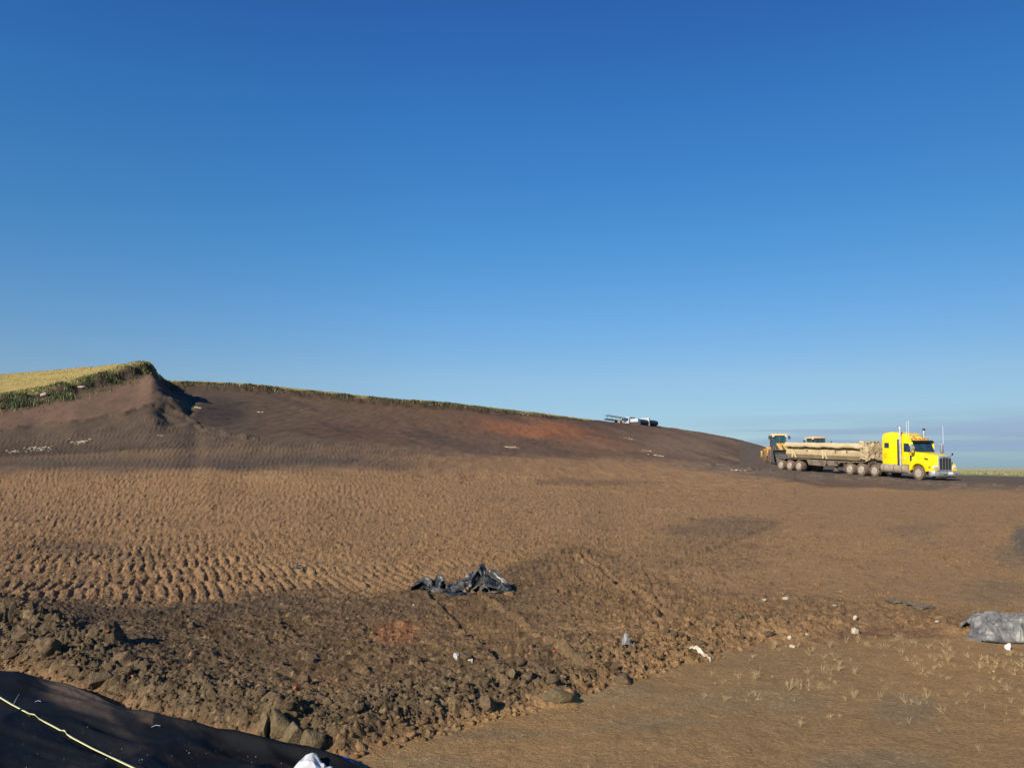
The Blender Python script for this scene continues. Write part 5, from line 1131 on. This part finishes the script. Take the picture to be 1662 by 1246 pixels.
# pale grass above the weeds, on the skyline too
n = 16000; X_, Y, u = strip_pts(n, 9, lambda g_, n, u: g_.random(n) ** 1.6 * 7 + .2, 3, (-330 - CXP) / F_PX, (250 - CXP) / F_PX)
col = pal(g, n, (150, 138, 90), (112, 112, 70)); mk(X_, Y, .10 + .16 * g.random(n), .03 + .03 * g.random(n), col, 'crop_edge', 'pale dry grass along the edge of the hilltop crop', 'grass', 4)
n = 14000; u = g.uniform((-330 - CXP) / F_PX, (246 - CXP) / F_PX, n); Yb = np.interp(u, us, KY[:, 10]); Y = Yb * g.uniform(.62, 1.02, n); Y = np.maximum(Y, np.interp(u, us, KY[:, 9]) + 1); X_ = u * Y
col = pal(g, n, (166, 148, 98), (148, 130, 84)); mk(X_, Y, .05 + .07 * g.random(n), .05 + .04 * g.random(n), col, 'hilltop_crop', 'golden ripe crop on the hilltop at far left', 'crop', 5)
# back bank
n = 42000; X_, Y, u = strip_pts(n, 9, lambda g_, n, u: g_.normal(size=n) * .5 + .45, 6, (258 - CXP) / F_PX, (945 - CXP) / F_PX)
cl_ = fbm(X_ * .5, Y * .5, 402, 3); k = (g.random(n) < .6 + .9 * cl_); X_, Y, u, cl_ = X_[k], Y[k], u[k], cl_[k]; n = len(X_)
gone = 1 - .55 * ss((700 - CXP) / F_PX, (940 - CXP) / F_PX, u); H = (.12 + .20 * g.random(n)) * (1 + .9 * cl_) * gone
col = pal(g, n, (66, 72, 48), (92, 90, 60)); tan_ = pal(g, n, (128, 114, 80), (96, 84, 62)); kk = g.random(n) < .45; col[kk] = tan_[kk]
mk(X_, Y, H, .05 + .06 * g.random(n), col, 'bank_grass', 'mixed green and dry grass along the back bank', 'grass', 7)
n = 12000; X_, Y, u = strip_pts(n, 9, lambda g_, n, u: g_.random(n) * 5 + .8, 8, (262 - CXP) / F_PX, (950 - CXP) / F_PX)
mk(X_, Y, .10 + .22 * g.random(n) ** 2, .05 + .04 * g.random(n), pal(g, n, (166, 150, 104), (124, 114, 78)), 'bank_top_grass', 'dry pale grass on the rim of the back bank', 'grass', 9)
# far verge to the right
n = 16000; u = g.uniform((1535 - CXP) / F_PX, (2000 - CXP) / F_PX, n); Y = g.uniform(118, 200, n); X_ = u * Y
mk(X_, Y, .10 + .22 * g.random(n), .12 + .1 * g.random(n), pal(g, n, (112, 116, 78), (142, 138, 96)), 'far_grass', 'green-yellow grass beyond the truck at right', 'grass', 10)
# dry stubble tufts, lower right
def tuft(seed, nb_=18, H0=1.0):
    g_ = np.random.default_rng(seed); VV = []; FF = []; o_ = 0
    for k in range(nb_):
        a = g_.random() * 6.28; r0 = g_.random() * .14; ln = g_.uniform(.35, 1.0) * H0; out_ = g_.uniform(.1, .75) * ln; w_ = g_.uniform(.007, .018); bx, by = r0 * math.cos(a), r0 * math.sin(a); px_, py_ = -math.sin(a), math.cos(a)
        prev = None; kink = g_.normal() * .25
        for s in range(5):
            t = s / 4; cx_ = bx + math.cos(a + kink * t) * out_ * t ** 1.4; cy_ = by + math.sin(a + kink * t) * out_ * t ** 1.4; z = ln * (t - .22 * t * t * (out_ / ln) * 1.5); ww = w_ * (1 - .6 * t)
            VV += [(cx_ + px_ * ww, cy_ + py_ * ww, z), (cx_ - px_ * ww, cy_ - py_ * ww, z), (cx_, cy_, z + ww * .8)]
        for s in range(4):
            for (p_, q_) in ((0, 1), (1, 2), (2, 0)): b0 = o_ + 3 * s; FF.append([b0 + p_, b0 + q_, b0 + 3 + q_, b0 + 3 + p_])
        o_ += 15
    return np.array(VV), np.array(FF)
M_straw = mat('dry_straw', (216, 192, 146), .85, 0, .2, 1, 3, (176, 148, 100))
def d_tuft(px, py, x, y):
    low = LOW(px); return (px > 1120) * (px < 1900) * (py > low) * (.05 + .95 * np.exp(-((py - low - 55) / 60) ** 2)) * (.25 + .75 * ss(1150, 1300, px)) * np.where(fbm(x * 1.4, y * 1.4, 501, 2) > -.1, 1, .2)
P4 = sample_px(262, (1.2, 10), (6.2, 11.5), d_tuft, 9); P4b = sample_px(30, (-1, 6), (5.2, 8.6), lambda px, py, x, y: (py > LOW(px) + 10) * (px > 640) * 1.0, 10); P4 = np.concatenate([P4, P4b])
tl = [mesh_np('stubble_tuft', *tuft(600 + k, 16 + 4 * (k % 5)), M_straw) for k in range(9)]; used = [False] * 9
for k in range(len(P4)):
    j = k % 9
    if not used[j]: o = tl[j]; used[j] = True
    else: o = tl[j].copy(); C.objects.link(o)
    s = float(.045 + .085 * g.random() ** 1.3) * (.6 if k >= 262 else 1); o.location = (P4[k, 0], P4[k, 1], float(sampleZ(P4[k, 0], P4[k, 1])[0]) - .004); o.scale = (s * 1.1, s * 1.1, s); o.rotation_euler = (g.normal() * .15, g.normal() * .15, g.random() * 6.3)
    tag(o, 'pale dry stubble tuft on the smooth bare soil at lower right', 'stubble tuft', 'dry stubble tufts at lower right')
# loose straw bits and seedlings
VV = []; FF = []; o_ = 0
P5 = sample_px(2800, (-1.5, 10), (5, 11.5), lambda px, py, x, y: (py > LOW(px) + 4) * (px > 600) * (.35 + .65 * ss(1000, 1300, px)), 12); zz = sampleZ(P5[:, 0], P5[:, 1])
for k in range(len(P5)):
    V, Fc = tuft(900 + k % 12, 2 + k % 4) if k < 12 else LT[k % 12]
    if k == 0: LT = []
    if k < 12: LT.append((V, Fc))
    s = .008 + .022 * g.random() ** 2; a = g.random() * 6.3; Rm = np.array(Euler((g.normal() * .5, g.normal() * .5, a)).to_matrix()); VV.append(V @ Rm.T * s + np.array([P5[k, 0], P5[k, 1], zz[k]])); FF.append(Fc + o_); o_ += len(V)
o = mesh_np('straw_bits', np.concatenate(VV), np.concatenate(FF), M_straw); tag(o, 'loose bits of straw strewn on bare soil', 'straw', kind='stuff')
for o in [ob for ob in bpy.data.objects if ob.type == 'MESH' and ob.users_collection == ()]: bpy.data.objects.remove(o)
